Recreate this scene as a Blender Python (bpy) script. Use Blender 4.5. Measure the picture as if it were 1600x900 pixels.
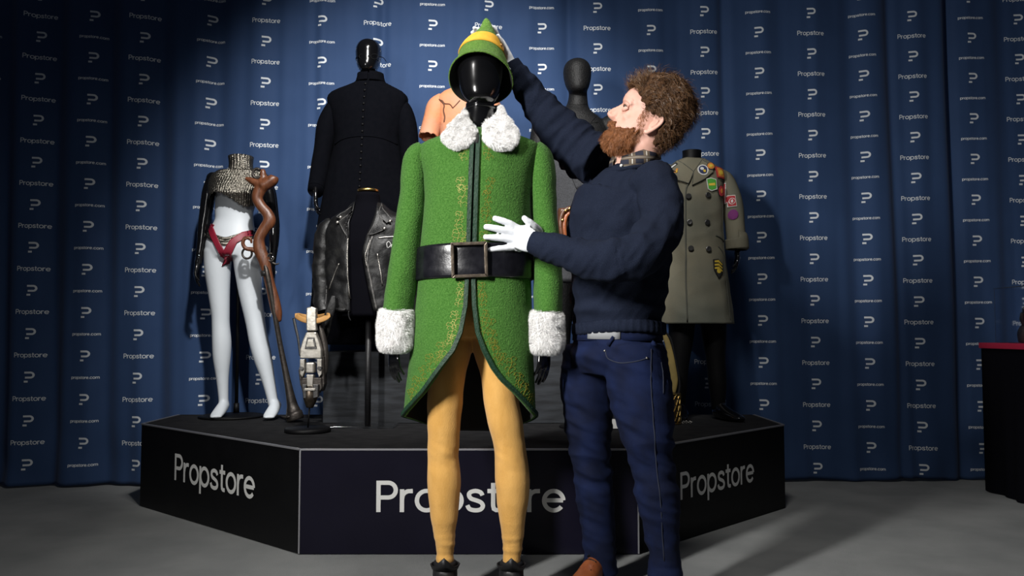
import bpy, bmesh, math, random
from mathutils import Vector, Matrix, noise
from mathutils.bvhtree import BVHTree

for o in list(bpy.data.objects):
    bpy.data.objects.remove(o, do_unlink=True)
scene = bpy.context.scene
C = scene.collection
random.seed(7)
PI = math.pi
V = Vector

# ------------------------------------------------------------------ camera
F = 1300.0                      # focal length in pixels of the 1600x900 frame
CAM_H = 0.90
PITCH = math.atan(70 / F)
cam_d = bpy.data.cameras.new('camera')
cam_d.sensor_width = 36
cam_d.lens = 36 * F / 1600
cam_d.clip_start = 0.05
cam = bpy.data.objects.new('camera', cam_d)
C.objects.link(cam)
cam.location = (0, 0, CAM_H)
cam.rotation_euler = (PI / 2 + PITCH, 0, 0)
scene.camera = cam

# ------------------------------------------------------------------ world, lamps, exposure
world = bpy.data.worlds.new('world')
scene.world = world
world.use_nodes = True
world.node_tree.nodes['Background'].inputs[0].default_value = (0.55, 0.62, 0.8, 1)
world.node_tree.nodes['Background'].inputs[1].default_value = 0.035
scene.view_settings.view_transform = 'Standard'
scene.view_settings.look = 'None'
scene.view_settings.exposure = 0.0
scene.view_settings.gamma = 1.0
scene.view_settings.use_curve_mapping = False


def spot(name, loc, target, power, angle, blend, radius, color=(1, 1, 1)):
    l = bpy.data.lights.new(name, 'SPOT')
    l.energy = power
    l.spot_size = math.radians(angle)
    l.spot_blend = blend
    l.shadow_soft_size = radius
    l.color = color
    o = bpy.data.objects.new(name, l)
    C.objects.link(o)
    o.location = loc
    o.rotation_euler = (V(target) - V(loc)).to_track_quat('-Z', 'Y').to_euler()
    return o


def strip_lamp(name, loc, target, power, sx, sy, spread, color):
    l = bpy.data.lights.new(name, 'AREA')
    l.shape = 'RECTANGLE'
    l.size, l.size_y = sx, sy
    l.energy = power
    l.spread = math.radians(spread)
    l.color = color
    o = bpy.data.objects.new(name, l)
    C.objects.link(o)
    o.location = loc
    o.rotation_euler = (V(target) - V(loc)).to_track_quat('-Z', 'Y').to_euler()
    return o


strip_lamp('key_lamp', (-1.75, 0.45, 2.20), (0.20, 3.0, 1.00), 37, 0.16, 0.85, 78, (1.0, 0.98, 0.95))
spot('exhibit_lamp', (-0.32, 1.9, 3.7), (-0.50, 5.0, 1.45), 680, 58, 0.85, 0.08, (1.0, 0.985, 0.96))
spot('ceiling_lamp', (0.2, 1.6, 4.4), (0.2, 2.6, 0.0), 225, 120, 0.9, 0.35, (1.0, 0.97, 0.92))


def W(px, py, Y):
    """point on the pixel's line of sight at distance Y"""
    u = (px - 800) / F
    v = (450 - py) / F
    d = V((u, math.cos(PITCH) - v * math.sin(PITCH), math.sin(PITCH) + v * math.cos(PITCH)))
    d *= Y / d.y
    return V((d.x, d.y, d.z + CAM_H))


# ------------------------------------------------------------------ geometry helpers
class G:
    def __init__(s):
        s.v = []
        s.f = []

    def add(s, v, f):
        n = len(s.v)
        s.v += [V(p) for p in v]
        s.f += [tuple(i + n for i in q) for q in f]
        return s

    def join(s, o):
        return s.add(o.v, o.f)

    def xf(s, M):
        s.v = [M @ p for p in s.v]
        return s


def cr(pts, sub):
    """Catmull-Rom resampling of tuples"""
    if len(pts) < 3 or sub < 2:
        return [tuple(p) for p in pts]
    out = []
    n = len(pts)
    for i in range(n - 1):
        p0, p1, p2, p3 = pts[max(i - 1, 0)], pts[i], pts[i + 1], pts[min(i + 2, n - 1)]
        for k in range(sub):
            t = k / sub
            out.append(tuple(0.5 * (2 * b + (c - a) * t + (2 * a - 5 * b + 4 * c - d) * t * t + (3 * b - a - 3 * c + d) * t ** 3)
                             for a, b, c, d in zip(p0, p1, p2, p3)))
    out.append(tuple(pts[-1]))
    return out


def lerp_tab(tab, x):
    """tab: rows (x, a, b, ...) sorted by x -> interpolated (a, b, ...)"""
    if x <= tab[0][0]:
        return tab[0][1:]
    for r, q in zip(tab, tab[1:]):
        if x <= q[0]:
            t = (x - r[0]) / (q[0] - r[0])
            return tuple(a + (b - a) * t for a, b in zip(r[1:], q[1:]))
    return tab[-1][1:]


def tube(g, path, rad, n=18, sub=5, hint=(1, 0, 0), cap=True, closed=False, wob=None, ex=2.0):
    rows = []
    for p, r in zip(path, rad):
        a, b = (r, r) if not isinstance(r, (tuple, list)) else r
        rows.append((p[0], p[1], p[2], a, b))
    if closed:
        rr = cr(rows[-2:] + rows + rows[:2], sub)
        k = sub if sub > 1 else 1
        rr = rr[2 * k:2 * k + len(rows) * k]
    else:
        rr = cr(rows, sub)
    pts = [V(r[:3]) for r in rr]
    m = len(pts)
    h = V(hint)
    base = len(g.v)
    for i in range(m):
        if closed:
            T = pts[(i + 1) % m] - pts[i - 1]
        else:
            T = pts[min(i + 1, m - 1)] - pts[max(i - 1, 0)]
        T.normalize()
        s = h - T * h.dot(T)
        if s.length < 1e-4:
            s = T.orthogonal()
        s.normalize()
        o = T.cross(s)
        a, b = rr[i][3], rr[i][4]
        if wob:
            k = wob(i / (m - 1))
            a *= k
            b *= k
        for j in range(n):
            th = 2 * PI * j / n
            ca, sa = math.cos(th), math.sin(th)
            if ex != 2.0:
                ca = math.copysign(abs(ca) ** (2 / ex), ca)
                sa = math.copysign(abs(sa) ** (2 / ex), sa)
            g.v.append(pts[i] + s * (a * ca) + o * (b * sa))
    last = m if closed else m - 1
    for i in range(last):
        for j in range(n):
            a0 = base + i * n
            b0 = base + ((i + 1) % m) * n
            g.f.append((a0 + j, a0 + (j + 1) % n, b0 + (j + 1) % n, b0 + j))
    if cap and not closed:
        for i, rev in ((0, True), (m - 1, False)):
            c = len(g.v)
            g.v.append(pts[i].copy())
            for j in range(n):
                q = (base + i * n + j, base + i * n + (j + 1) % n, c)
                g.f.append(q[::-1] if rev else q)
    return g


def ell(g, c, r, M=None, n=20, m=12):
    c = V(c)
    r = (r, r, r) if not isinstance(r, (tuple, list)) else r
    b = len(g.v)
    for i in range(1, m):
        ph = PI * i / m
        for j in range(n):
            th = 2 * PI * j / n
            p = V((r[0] * math.sin(ph) * math.cos(th), r[1] * math.sin(ph) * math.sin(th), r[2] * math.cos(ph)))
            g.v.append(c + (M @ p if M else p))
    top, bot = len(g.v), len(g.v) + 1
    for z in (r[2], -r[2]):
        p = V((0, 0, z))
        g.v.append(c + (M @ p if M else p))
    for i in range(m - 2):
        for j in range(n):
            a = b + i * n
            g.f.append((a + j, a + n + j, a + n + (j + 1) % n, a + (j + 1) % n))
    for j in range(n):
        g.f.append((top, b + j, b + (j + 1) % n))
        a = b + (m - 2) * n
        g.f.append((bot, a + (j + 1) % n, a + j))
    return g


def lathe(g, prof, c=(0, 0, 0), n=28, sx=1, sy=1, M=None, cap=True):
    c = V(c)
    b = len(g.v)
    for r, z in prof:
        for j in range(n):
            th = 2 * PI * j / n
            p = V((r * sx * math.cos(th), r * sy * math.sin(th), z))
            g.v.append(c + (M @ p if M else p))
    for i in range(len(prof) - 1):
        for j in range(n):
            a = b + i * n
            g.f.append((a + j, a + (j + 1) % n, a + n + (j + 1) % n, a + n + j))
    if cap:
        g.f.append(tuple(b + j for j in range(n))[::-1])
        a = b + (len(prof) - 1) * n
        g.f.append(tuple(a + j for j in range(n)))
    return g


def box(g, c, s, M=None, bev=0.0):
    bm = bmesh.new()
    bmesh.ops.create_cube(bm, size=1)
    for v in bm.verts:
        v.co = V((v.co.x * s[0], v.co.y * s[1], v.co.z * s[2]))
    if bev > 0:
        bmesh.ops.bevel(bm, geom=list(bm.edges), offset=bev, segments=2, affect='EDGES', profile=0.6)
    bm.verts.index_update()
    vs = [V(c) + (M @ v.co if M else v.co) for v in bm.verts]
    fs = [tuple(v.index for v in f.verts) for f in bm.faces]
    bm.free()
    return g.add(vs, fs)


def prism(g, poly, Mf, th):
    """closed 2-D outline -> plate of thickness th; Mf(u, v, w) -> world point"""
    n = len(poly)
    b = len(g.v)
    for w in (0, th):
        for u, v in poly:
            g.v.append(V(Mf(u, v, w)))
    g.f.append(tuple(b + i for i in range(n)))
    g.f.append(tuple(b + n + i for i in range(n))[::-1])
    for i in range(n):
        j = (i + 1) % n
        g.f.append((b + j, b + i, b + n + i, b + n + j))
    return g


def sheet(g, rows, closed=False):
    b = len(g.v)
    n = len(rows[0])
    for r in rows:
        g.v += [V(p) for p in r]
    for i in range(len(rows) - 1):
        for j in range(n if closed else n - 1):
            a = b + i * n
            g.f.append((a + j, a + (j + 1) % n, a + n + (j + 1) % n, a + n + j))
    return g


def remesh(g, vox, smooth=4, fac=0.5):
    me = bpy.data.meshes.new('tmp')
    me.from_pydata([tuple(p) for p in g.v], [], g.f)
    o = bpy.data.objects.new('tmp', me)
    C.objects.link(o)
    m = o.modifiers.new('r', 'REMESH')
    m.mode = 'VOXEL'
    m.voxel_size = vox
    m.adaptivity = 0
    if smooth:
        s = o.modifiers.new('s', 'SMOOTH')
        s.factor = fac
        s.iterations = smooth
    dg = bpy.context.evaluated_depsgraph_get()
    ev = o.evaluated_get(dg)
    em = ev.to_mesh()
    r = G()
    r.v = [v.co.copy() for v in em.vertices]
    r.f = [tuple(p.vertices) for p in em.polygons]
    ev.to_mesh_clear()
    bpy.data.objects.remove(o, do_unlink=True)
    bpy.data.meshes.remove(me)
    return r


def normals(g):
    n = [V((0, 0, 0)) for _ in g.v]
    for f in g.f:
        a, b, c = g.v[f[0]], g.v[f[1]], g.v[f[2]]
        k = (b - a).cross(c - a)
        for i in f:
            n[i] += k
    for k in n:
        if k.length > 0:
            k.normalize()
    return n


def displace(g, fn):
    n = normals(g)
    g.v = [p + k * fn(p) for p, k in zip(g.v, n)]
    return g


def ridge(p, s, off=0.0):
    return 0.5 - abs(nz(p, s, off)) * 2.2


def nz(p, s, off=0.0):
    if isinstance(s, (tuple, list)):
        return noise.noise(V((p[0] * s[0] + off, p[1] * s[1], p[2] * s[2])))
    return noise.noise(V((p[0] * s + off, p[1] * s, p[2] * s)))


class Surf:
    """a surface that details can be laid on, found along +Y"""
    def __init__(s, *gs):
        vs, fs = [], []
        for g in gs:
            n = len(vs)
            vs += g.v
            fs += [tuple(i + n for i in f) for f in g.f]
        s.b = BVHTree.FromPolygons(vs, fs)

    def hit(s, x, z, off=0.0, y0=0.3):
        loc, nor, i, d = s.b.ray_cast(V((x, y0, z)), V((0, 1, 0)))
        if loc is None:
            loc, nor, i, d = s.b.find_nearest(V((x, 2.5, z)))
            loc, nor, i, d = s.b.find_nearest(V((x, loc.y, z)))
        if nor.y > 0:
            nor = -nor
        return loc + nor * off, nor


def strip(g, surf, pts, width, th=0.003, sub=4, off=0.0, closed=False):
    """raised ribbon along (x, z) points laid on a surface"""
    pp = cr([tuple(p) for p in pts], sub)
    P, N = [], []
    for x, z in pp:
        p, n = surf.hit(x, z, off)
        P.append(p)
        N.append(n)
    ribbon(g, P, N, width, th, closed)
    return g


def ribbon(g, P, N, width, th=0.003, closed=False):
    m = len(P)
    b = len(g.v)
    for i in range(m):
        if closed:
            T = P[(i + 1) % m] - P[i - 1]
        else:
            T = P[min(i + 1, m - 1)] - P[max(i - 1, 0)]
        if T.length < 1e-7:
            T = V((0, 0, 1))
        T.normalize()
        s = T.cross(N[i])
        if s.length < 1e-5:
            s = T.orthogonal()
        s.normalize()
        w = width[i * len(width) // m] if isinstance(width, list) else width
        g.v += [P[i] + s * w / 2 - N[i] * th * .3, P[i] + s * w / 2 * .85 + N[i] * th,
                P[i] - s * w / 2 * .85 + N[i] * th, P[i] - s * w / 2 - N[i] * th * .3]
    for i in range(m if closed else m - 1):
        a, c = b + 4 * i, b + 4 * ((i + 1) % m)
        for j in range(3):
            g.f.append((a + j, a + j + 1, c + j + 1, c + j))
        g.f.append((a + 3, a, c, c + 3))
    if not closed:
        g.f.append((b, b + 1, b + 2, b + 3)[::-1])
        a = b + 4 * (m - 1)
        g.f.append((a, a + 1, a + 2, a + 3))
    return g


def patch(g, surf, outline, th=0.004, off=0.0, rings=4):
    """plate with a star-shaped (x, z) outline laid on a surface"""
    cx = sum(p[0] for p in outline) / len(outline)
    cz = sum(p[1] for p in outline) / len(outline)
    n = len(outline)
    b = len(g.v)
    p, k = surf.hit(cx, cz, off + th)
    g.v.append(p)
    for r in range(1, rings + 1):
        t = r / rings
        for x, z in outline:
            p, k = surf.hit(cx + (x - cx) * t, cz + (z - cz) * t, off + th)
            g.v.append(p)
    for x, z in outline:
        p, k = surf.hit(x, z, off - 0.002)
        g.v.append(p)
    for j in range(n):
        g.f.append((b, b + 1 + j, b + 1 + (j + 1) % n))
    for r in range(rings):
        a = b + 1 + r * n
        for j in range(n):
            g.f.append((a + j, a + n + j, a + n + (j + 1) % n, a + (j + 1) % n))
    return g


def circ(cx, cz, rx, rz=None, n=20, a0=0.0):
    rz = rz or rx
    return [(cx + rx * math.cos(a0 + 2 * PI * i / n), cz + rz * math.sin(a0 + 2 * PI * i / n)) for i in range(n)]


def dens(poly, k=4):
    out = []
    for i, p in enumerate(poly):
        q = poly[(i + 1) % len(poly)]
        for j in range(k):
            out.append((p[0] + (q[0] - p[0]) * j / k, p[1] + (q[1] - p[1]) * j / k))
    return out


def fur(g, base, count, length, w=0.0012, droop=V((0, 0, -0.35)), spread=0.7, keep=None, rnd=None):
    rnd = rnd or random.Random(3)
    tris, acc, tot = [], [], 0.0
    for f in base.f:
        for k in range(1, len(f) - 1):
            a, b, c = base.v[f[0]], base.v[f[k]], base.v[f[k + 1]]
            ar = (b - a).cross(c - a).length
            tot += ar
            tris.append((a, b, c))
            acc.append(tot)
    import bisect
    for _ in range(count):
        i = bisect.bisect(acc, rnd.random() * tot)
        a, b, c = tris[min(i, len(tris) - 1)]
        u, v = rnd.random(), rnd.random()
        if u + v > 1:
            u, v = 1 - u, 1 - v
        p = a + (b - a) * u + (c - a) * v
        if keep and not keep(p):
            continue
        n = (b - a).cross(c - a).normalized()
        cl = V((nz(p, 45), nz(p, 45, 9), nz(p, 45, 17)))
        d = (n + droop + cl * 0.6 + V((rnd.uniform(-1, 1), rnd.uniform(-1, 1), rnd.uniform(-1, 1))) * spread * .5).normalized()
        s = d.cross(V((rnd.uniform(-1, 1), rnd.uniform(-1, 1), rnd.uniform(-1, 1)))).normalized() * w
        L = length * rnd.uniform(.5, 1.15)
        q = p + d * L * .55
        e = p + (d + droop * .6 + cl * .4).normalized() * L
        k = len(g.v)
        g.v += [p - s, p + s, q + s * .7, q - s * .7, e]
        g.f += [(k, k + 1, k + 2, k + 3), (k + 3, k + 2, k + 4)]
    return g


# ------------------------------------------------------------------ object helpers
def root_loc(o):
    while o.parent:
        o = o.parent
    return V(o.location)


def thing(name, label, cat, loc=(0, 0, 0), group=None):
    o = bpy.data.objects.new(name, None)
    C.objects.link(o)
    o.location = loc
    o.empty_display_size = 0.1
    o['label'] = label
    o['category'] = cat
    if group:
        o['group'] = group
    return o


def part(name, g, mat, parent=None, smooth=True, label=None, cat=None, loc=None, solid=None, kind=None, sharp=None):
    me = bpy.data.meshes.new(name)
    L = root_loc(parent) if parent else V(loc or (0, 0, 0))
    me.from_pydata([tuple(p - L) for p in g.v], [], g.f)
    if smooth:
        me.polygons.foreach_set('use_smooth', [True] * len(me.polygons))
        if sharp:
            me.set_sharp_from_angle(angle=math.radians(sharp))
    me.materials.append(mat)
    me.update()
    o = bpy.data.objects.new(name, me)
    C.objects.link(o)
    if parent:
        o.parent = parent
    else:
        o.location = L
    if label:
        o['label'] = label
    if cat:
        o['category'] = cat
    if kind:
        o['kind'] = kind
    if solid:
        m = o.modifiers.new('solid', 'SOLIDIFY')
        m.thickness = solid[0]
        m.offset = solid[1]
        if len(solid) > 2:
            me.materials.append(solid[2])
            m.material_offset = 1
            m.material_offset_rim = 0
    return o


# ------------------------------------------------------------------ materials
def mat(name, col, rough=0.6, metal=0.0, col2=None, nscale=20, bump=0.0, bscale=200, sheen=0.0, coat=0.0, spec=0.5,
        detail=4, contrast=(0.35, 0.65), stretch=None, trans=0.0, rvar=0.0, wear=None):
    m = bpy.data.materials.new(name)
    m.use_nodes = True
    nt = m.node_tree
    p = nt.nodes['Principled BSDF']
    p.inputs['Base Color'].default_value = (*col, 1)
    p.inputs['Roughness'].default_value = rough
    p.inputs['Metallic'].default_value = metal
    p.inputs['Specular IOR Level'].default_value = spec
    p.inputs['Sheen Weight'].default_value = sheen
    p.inputs['Sheen Roughness'].default_value = 0.5
    p.inputs['Coat Weight'].default_value = coat
    p.inputs['Coat Roughness'].default_value = 0.06
    p.inputs['Transmission Weight'].default_value = trans
    tc = nt.nodes.new('ShaderNodeTexCoord')
    vec = tc.outputs['Object']
    if stretch:
        mp = nt.nodes.new('ShaderNodeMapping')
        mp.inputs['Scale'].default_value = stretch
        nt.links.new(vec, mp.inputs['Vector'])
        vec = mp.outputs['Vector']
    if col2:
        n = nt.nodes.new('ShaderNodeTexNoise')
        n.inputs['Scale'].default_value = nscale
        n.inputs['Detail'].default_value = detail
        nt.links.new(vec, n.inputs['Vector'])
        r = nt.nodes.new('ShaderNodeValToRGB')
        r.color_ramp.elements[0].position = contrast[0]
        r.color_ramp.elements[1].position = contrast[1]
        r.color_ramp.elements[0].color = (*col, 1)
        r.color_ramp.elements[1].color = (*col2, 1)
        nt.links.new(n.outputs['Fac'], r.inputs['Fac'])
        nt.links.new(r.outputs['Color'], p.inputs['Base Color'])
        if rvar:
            mr = nt.nodes.new('ShaderNodeMapRange')
            mr.inputs['To Min'].default_value = max(rough - rvar, 0.02)
            mr.inputs['To Max'].default_value = min(rough + rvar, 1)
            nt.links.new(n.outputs['Fac'], mr.inputs['Value'])
            nt.links.new(mr.outputs['Result'], p.inputs['Roughness'])
    if bump:
        n2 = nt.nodes.new('ShaderNodeTexNoise')
        n2.inputs['Scale'].default_value = bscale
        n2.inputs['Detail'].default_value = 3
        nt.links.new(vec, n2.inputs['Vector'])
        b = nt.nodes.new('ShaderNodeBump')
        b.inputs['Strength'].default_value = bump
        b.inputs['Distance'].default_value = 0.004
        nt.links.new(n2.outputs['Fac'], b.inputs['Height'])
        nt.links.new(b.outputs['Normal'], p.inputs['Normal'])
    return m


M = {}
M['carpet'] = mat('grey_carpet', (0.20, 0.207, 0.207), 0.95, col2=(0.25, 0.256, 0.253), nscale=3, bump=0.5, bscale=350, spec=0.1)
M['curtain'] = mat('navy_drape', (0.029, 0.062, 0.150), 0.75, col2=(0.032, 0.067, 0.160), nscale=6, bump=0.15, bscale=500, sheen=0.08, spec=0.2)
M['print'] = mat('white_print', (0.70, 0.74, 0.78), 0.7)
M['stage_side'] = mat('black_laminate', (0.0035, 0.0035, 0.004), 0.38, col2=(0.0045, 0.0045, 0.005), nscale=8, spec=0.15)
M['stage_front'] = mat('dark_navy_laminate', (0.0055, 0.005, 0.0115), 0.28, col2=(0.0065, 0.006, 0.0135), nscale=5, spec=0.2)
M['stage_top'] = mat('black_felt', (0.011, 0.011, 0.012), 0.95, col2=(0.017, 0.017, 0.018), nscale=14, bump=0.4, bscale=250, spec=0.1)
M['trim_metal'] = mat('grey_edge', (0.32, 0.32, 0.34), 0.4, 0.6)
M['letter'] = mat('pale_lettering', (0.60, 0.60, 0.58), 0.6)
M['plinth'] = mat('black_cloth', (0.013, 0.014, 0.016), 0.85, col2=(0.028, 0.031, 0.036), nscale=7, stretch=(.8, .8, 5), bump=0.5, bscale=12, spec=0.25)
M['black_cloth'] = mat('plain_black_cloth', (0.002, 0.002, 0.0035), 0.95, bump=0.2, bscale=300, spec=0.05)
M['red_top'] = mat('red_top', (0.30, 0.010, 0.035), 0.6)
M['old_gold_cloth'] = mat('old_gold_cloth', (0.30, 0.22, 0.07), 0.6, col2=(0.2, 0.15, 0.05), nscale=20)
M['green'] = mat('green_wool', (0.030, 0.098, 0.014), 0.95, col2=(0.058, 0.152, 0.028), nscale=210, contrast=(.35, .65), bump=0.9, bscale=200, sheen=0.08, spec=0.1)
M['green_hat'] = mat('green_felt', (0.068, 0.15, 0.022), 0.95, col2=(0.105, 0.205, 0.038), nscale=160, bump=1.0, bscale=150, sheen=0.08, spec=0.1)
M['lining'] = mat('black_lining', (0.004, 0.005, 0.004), 0.8)
M['green_trim'] = mat('dark_green_leather', (0.007, 0.026, 0.013), 0.5, bump=0.5, bscale=140, col2=(0.011, 0.037, 0.019), nscale=60, spec=.25)
M['gold_thread'] = mat('gold_thread', (0.26, 0.23, 0.03), 0.5, 0.2)
M['yellow_felt'] = mat('yellow_band', (0.72, 0.36, 0.02), 0.8, col2=(0.78, 0.43, 0.04), nscale=40, bump=0.4, bscale=300)
M['fur'] = mat('white_fur', (0.78, 0.77, 0.76), 0.8, col2=(0.86, 0.855, 0.85), nscale=60)
M['leather_belt'] = mat('black_leather', (0.005, 0.005, 0.007), 0.24, col2=(0.008, 0.008, 0.011), nscale=30, bump=0.15, bscale=60, rvar=0.1)
M['bronze'] = mat('aged_bronze', (0.13, 0.105, 0.08), 0.38, 0.85, col2=(0.075, 0.06, 0.047), nscale=45, bump=0.25, bscale=80)
M['tights'] = mat('mustard_tights', (0.53, 0.285, 0.07), 0.85, col2=(0.61, 0.34, 0.095), nscale=26, bump=0.35, bscale=420, sheen=0.2, spec=0.2, stretch=(1, 1, .35))
M['gloss_black'] = mat('gloss_black', (0.003, 0.003, 0.0035), 0.16, coat=0.6)
M['matt_black'] = mat('matt_black', (0.0025, 0.0025, 0.003), 0.55, spec=0.2)
M['boot'] = mat('black_suede', (0.006, 0.006, 0.007), 0.5, bump=0.3, bscale=90)
M['skin'] = mat('skin', (0.62, 0.33, 0.25), 0.5, col2=(0.68, 0.40, 0.32), nscale=18, bump=0.12, bscale=400, spec=0.4)
M['lip'] = mat('lip', (0.5, 0.2, 0.17), 0.45)
M['hair'] = mat('brown_hair', (0.075, 0.036, 0.015), 0.45, col2=(0.19, 0.095, 0.038), nscale=55, contrast=(.4, .7))
M['hair_mass'] = mat('brown_hair_mass', (0.035, 0.017, 0.008), 0.8, col2=(0.085, 0.040, 0.017), nscale=70, contrast=(.4, .65), bump=.8, bscale=160, spec=.2)
M['beard_mass'] = mat('ginger_beard_mass', (0.085, 0.030, 0.011), 0.85, col2=(0.17, 0.062, 0.022), nscale=110, bump=.8, bscale=220, spec=.2)
M['beard'] = mat('ginger_beard', (0.20, 0.075, 0.026), 0.5, col2=(0.36, 0.14, 0.05), nscale=50)
M['eye'] = mat('eye', (0.20, 0.18, 0.17), 0.25)
M['iris'] = mat('iris', (0.03, 0.04, 0.05), 0.1)
M['sweater'] = mat('navy_knit', (0.0065, 0.0095, 0.021), 0.9, col2=(0.010, 0.0145, 0.029), nscale=300, bump=0.6, bscale=420, sheen=0.0, spec=0.12)
M['tee'] = mat('white_cotton', (0.26, 0.27, 0.28), 0.9)
M['denim'] = mat('dark_denim', (0.0014, 0.004, 0.019), 0.85, col2=(0.0045, 0.0115, 0.050), nscale=9, bump=0.4, bscale=600, spec=0.2, contrast=(.4, .75))
M['denim_stitch'] = mat('denim_stitch', (0.010, 0.014, 0.030), 0.8)
M['glove'] = mat('white_glove', (0.66, 0.68, 0.71), 0.8, bump=0.2, bscale=500, spec=0.2)
M['brown_leather'] = mat('tan_brown_leather', (0.25, 0.075, 0.025), 0.35, col2=(0.18, 0.05, 0.018), nscale=30, bump=0.2, bscale=120)
M['white_body'] = mat('white_mannequin', (0.62, 0.66, 0.70), 0.5, col2=(0.60, 0.64, 0.68), nscale=4)
M['red_leather'] = mat('red_leather', (0.22, 0.008, 0.025), 0.5, bump=0.2, bscale=150)
M['wood'] = mat('carved_wood', (0.15, 0.052, 0.022), 0.38, col2=(0.085, 0.028, 0.012), nscale=14, stretch=(6, 6, 1), bump=0.25, bscale=60)
M['iron'] = mat('dark_iron', (0.07, 0.062, 0.055), 0.45, 0.7, col2=(0.045, 0.038, 0.034), nscale=35, bump=0.3, bscale=90)
M['silver'] = mat('polished_silver', (0.74, 0.70, 0.63), 0.3, 0.85, col2=(0.5, 0.47, 0.41), nscale=30, bump=0.12, bscale=50)
M['steel'] = mat('dark_steel', (0.16, 0.155, 0.15), 0.35, 0.9, col2=(0.09, 0.09, 0.09), nscale=40, bump=0.2, bscale=80)
M['tan_strap'] = mat('tan_strap', (0.42, 0.22, 0.07), 0.6)
M['jacket_leather'] = mat('worn_black_leather', (0.0045, 0.0045, 0.005), 0.48, col2=(0.02, 0.0195, 0.018), nscale=16, spec=0.3, bump=0.6, bscale=45, contrast=(.5, .85), rvar=.12)
M['jacket_edge'] = mat('worn_leather_edge', (0.11, 0.105, 0.1), 0.4, col2=(0.03, 0.03, 0.03), nscale=50)
M['chrome'] = mat('chrome', (0.38, 0.36, 0.33), 0.4, 1.0)
M['gold'] = mat('gold_metal', (0.60, 0.40, 0.12), 0.3, 1.0, col2=(0.5, 0.36, 0.14), nscale=30)
M['cassock'] = mat('black_wool', (0.0022, 0.0025, 0.004), 0.95, col2=(0.0028, 0.003, 0.0046), nscale=40, bump=0.3, bscale=300, sheen=0.0, spec=0.04)
M['suit'] = mat('dark_ribbed_suit', (0.003, 0.003, 0.0034), 0.6, spec=.3, col2=(0.007, 0.007, 0.0075), nscale=90, bump=0.7, bscale=130)
M['peach'] = mat('peach_suede', (0.60, 0.22, 0.095), 0.8, col2=(0.48, 0.24, 0.15), nscale=8, bump=0.5, bscale=60)
M['peach_seam'] = mat('torn_dark_seam', (0.10, 0.04, 0.02), 0.8)
M['grey_cloth'] = mat('grey_tweed', (0.022, 0.023, 0.026), 0.9, col2=(0.034, 0.035, 0.04), nscale=120, bump=0.5, bscale=220)
M['satchel'] = mat('satchel_leather', (0.10, 0.038, 0.018), 0.35, col2=(0.06, 0.024, 0.012), nscale=22, bump=0.3, bscale=60)
M['khaki'] = mat('grey_khaki_cotton', (0.125, 0.13, 0.105), 0.9, col2=(0.17, 0.155, 0.11), nscale=2.6, bump=0.35, bscale=220, spec=0.15)
M['khaki_seam'] = mat('khaki_seam', (0.07, 0.072, 0.058), 0.9)
M['acrylic'] = mat('clear_acrylic', (0.95, 0.97, 1.0), 0.05, trans=1.0)
M['acrylic'].node_tree.nodes['Principled BSDF'].inputs['IOR'].default_value = 1.3
M['card'] = mat('white_card', (0.7, 0.7, 0.68), 0.7)
for k, c in dict(p_red=(.38, .025, .03), p_orange=(.55, .2, .03), p_green=(.06, .30, .03), p_purple=(.16, .02, .14), p_yellow=(.60, .42, .04),
                 p_white=(.6, .6, .58), p_navy=(.02, .03, .09), p_black=(.012, .012, .012)).items():
    M[k] = mat('patch_' + k[2:], c, 0.8, bump=0.3, bscale=400)


def chain_material():
    m = mat('chain_mail', (0.30, 0.28, 0.24), 0.28, 0.95)
    nt = m.node_tree
    p = nt.nodes['Principled BSDF']
    tc = nt.nodes.new('ShaderNodeTexCoord')
    vo = nt.nodes.new('ShaderNodeTexVoronoi')
    vo.inputs['Scale'].default_value = 190
    vo.inputs['Randomness'].default_value = 0.25
    nt.links.new(tc.outputs['Object'], vo.inputs['Vector'])
    r = nt.nodes.new('ShaderNodeValToRGB')
    r.color_ramp.elements[0].color = (0.36, 0.33, 0.28, 1)
    r.color_ramp.elements[1].color = (0.07, 0.065, 0.055, 1)
    r.color_ramp.elements[0].position = 0.25
    r.color_ramp.elements[1].position = 0.75
    nt.links.new(vo.outputs['Distance'], r.inputs['Fac'])
    nt.links.new(r.outputs['Color'], p.inputs['Base Color'])
    b = nt.nodes.new('ShaderNodeBump')
    b.invert = True
    b.inputs['Strength'].default_value = 1.0
    b.inputs['Distance'].default_value = 0.0025
    nt.links.new(vo.outputs['Distance'], b.inputs['Height'])
    nt.links.new(b.outputs['Normal'], p.inputs['Normal'])
    return m


M['chain'] = chain_material()


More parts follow.
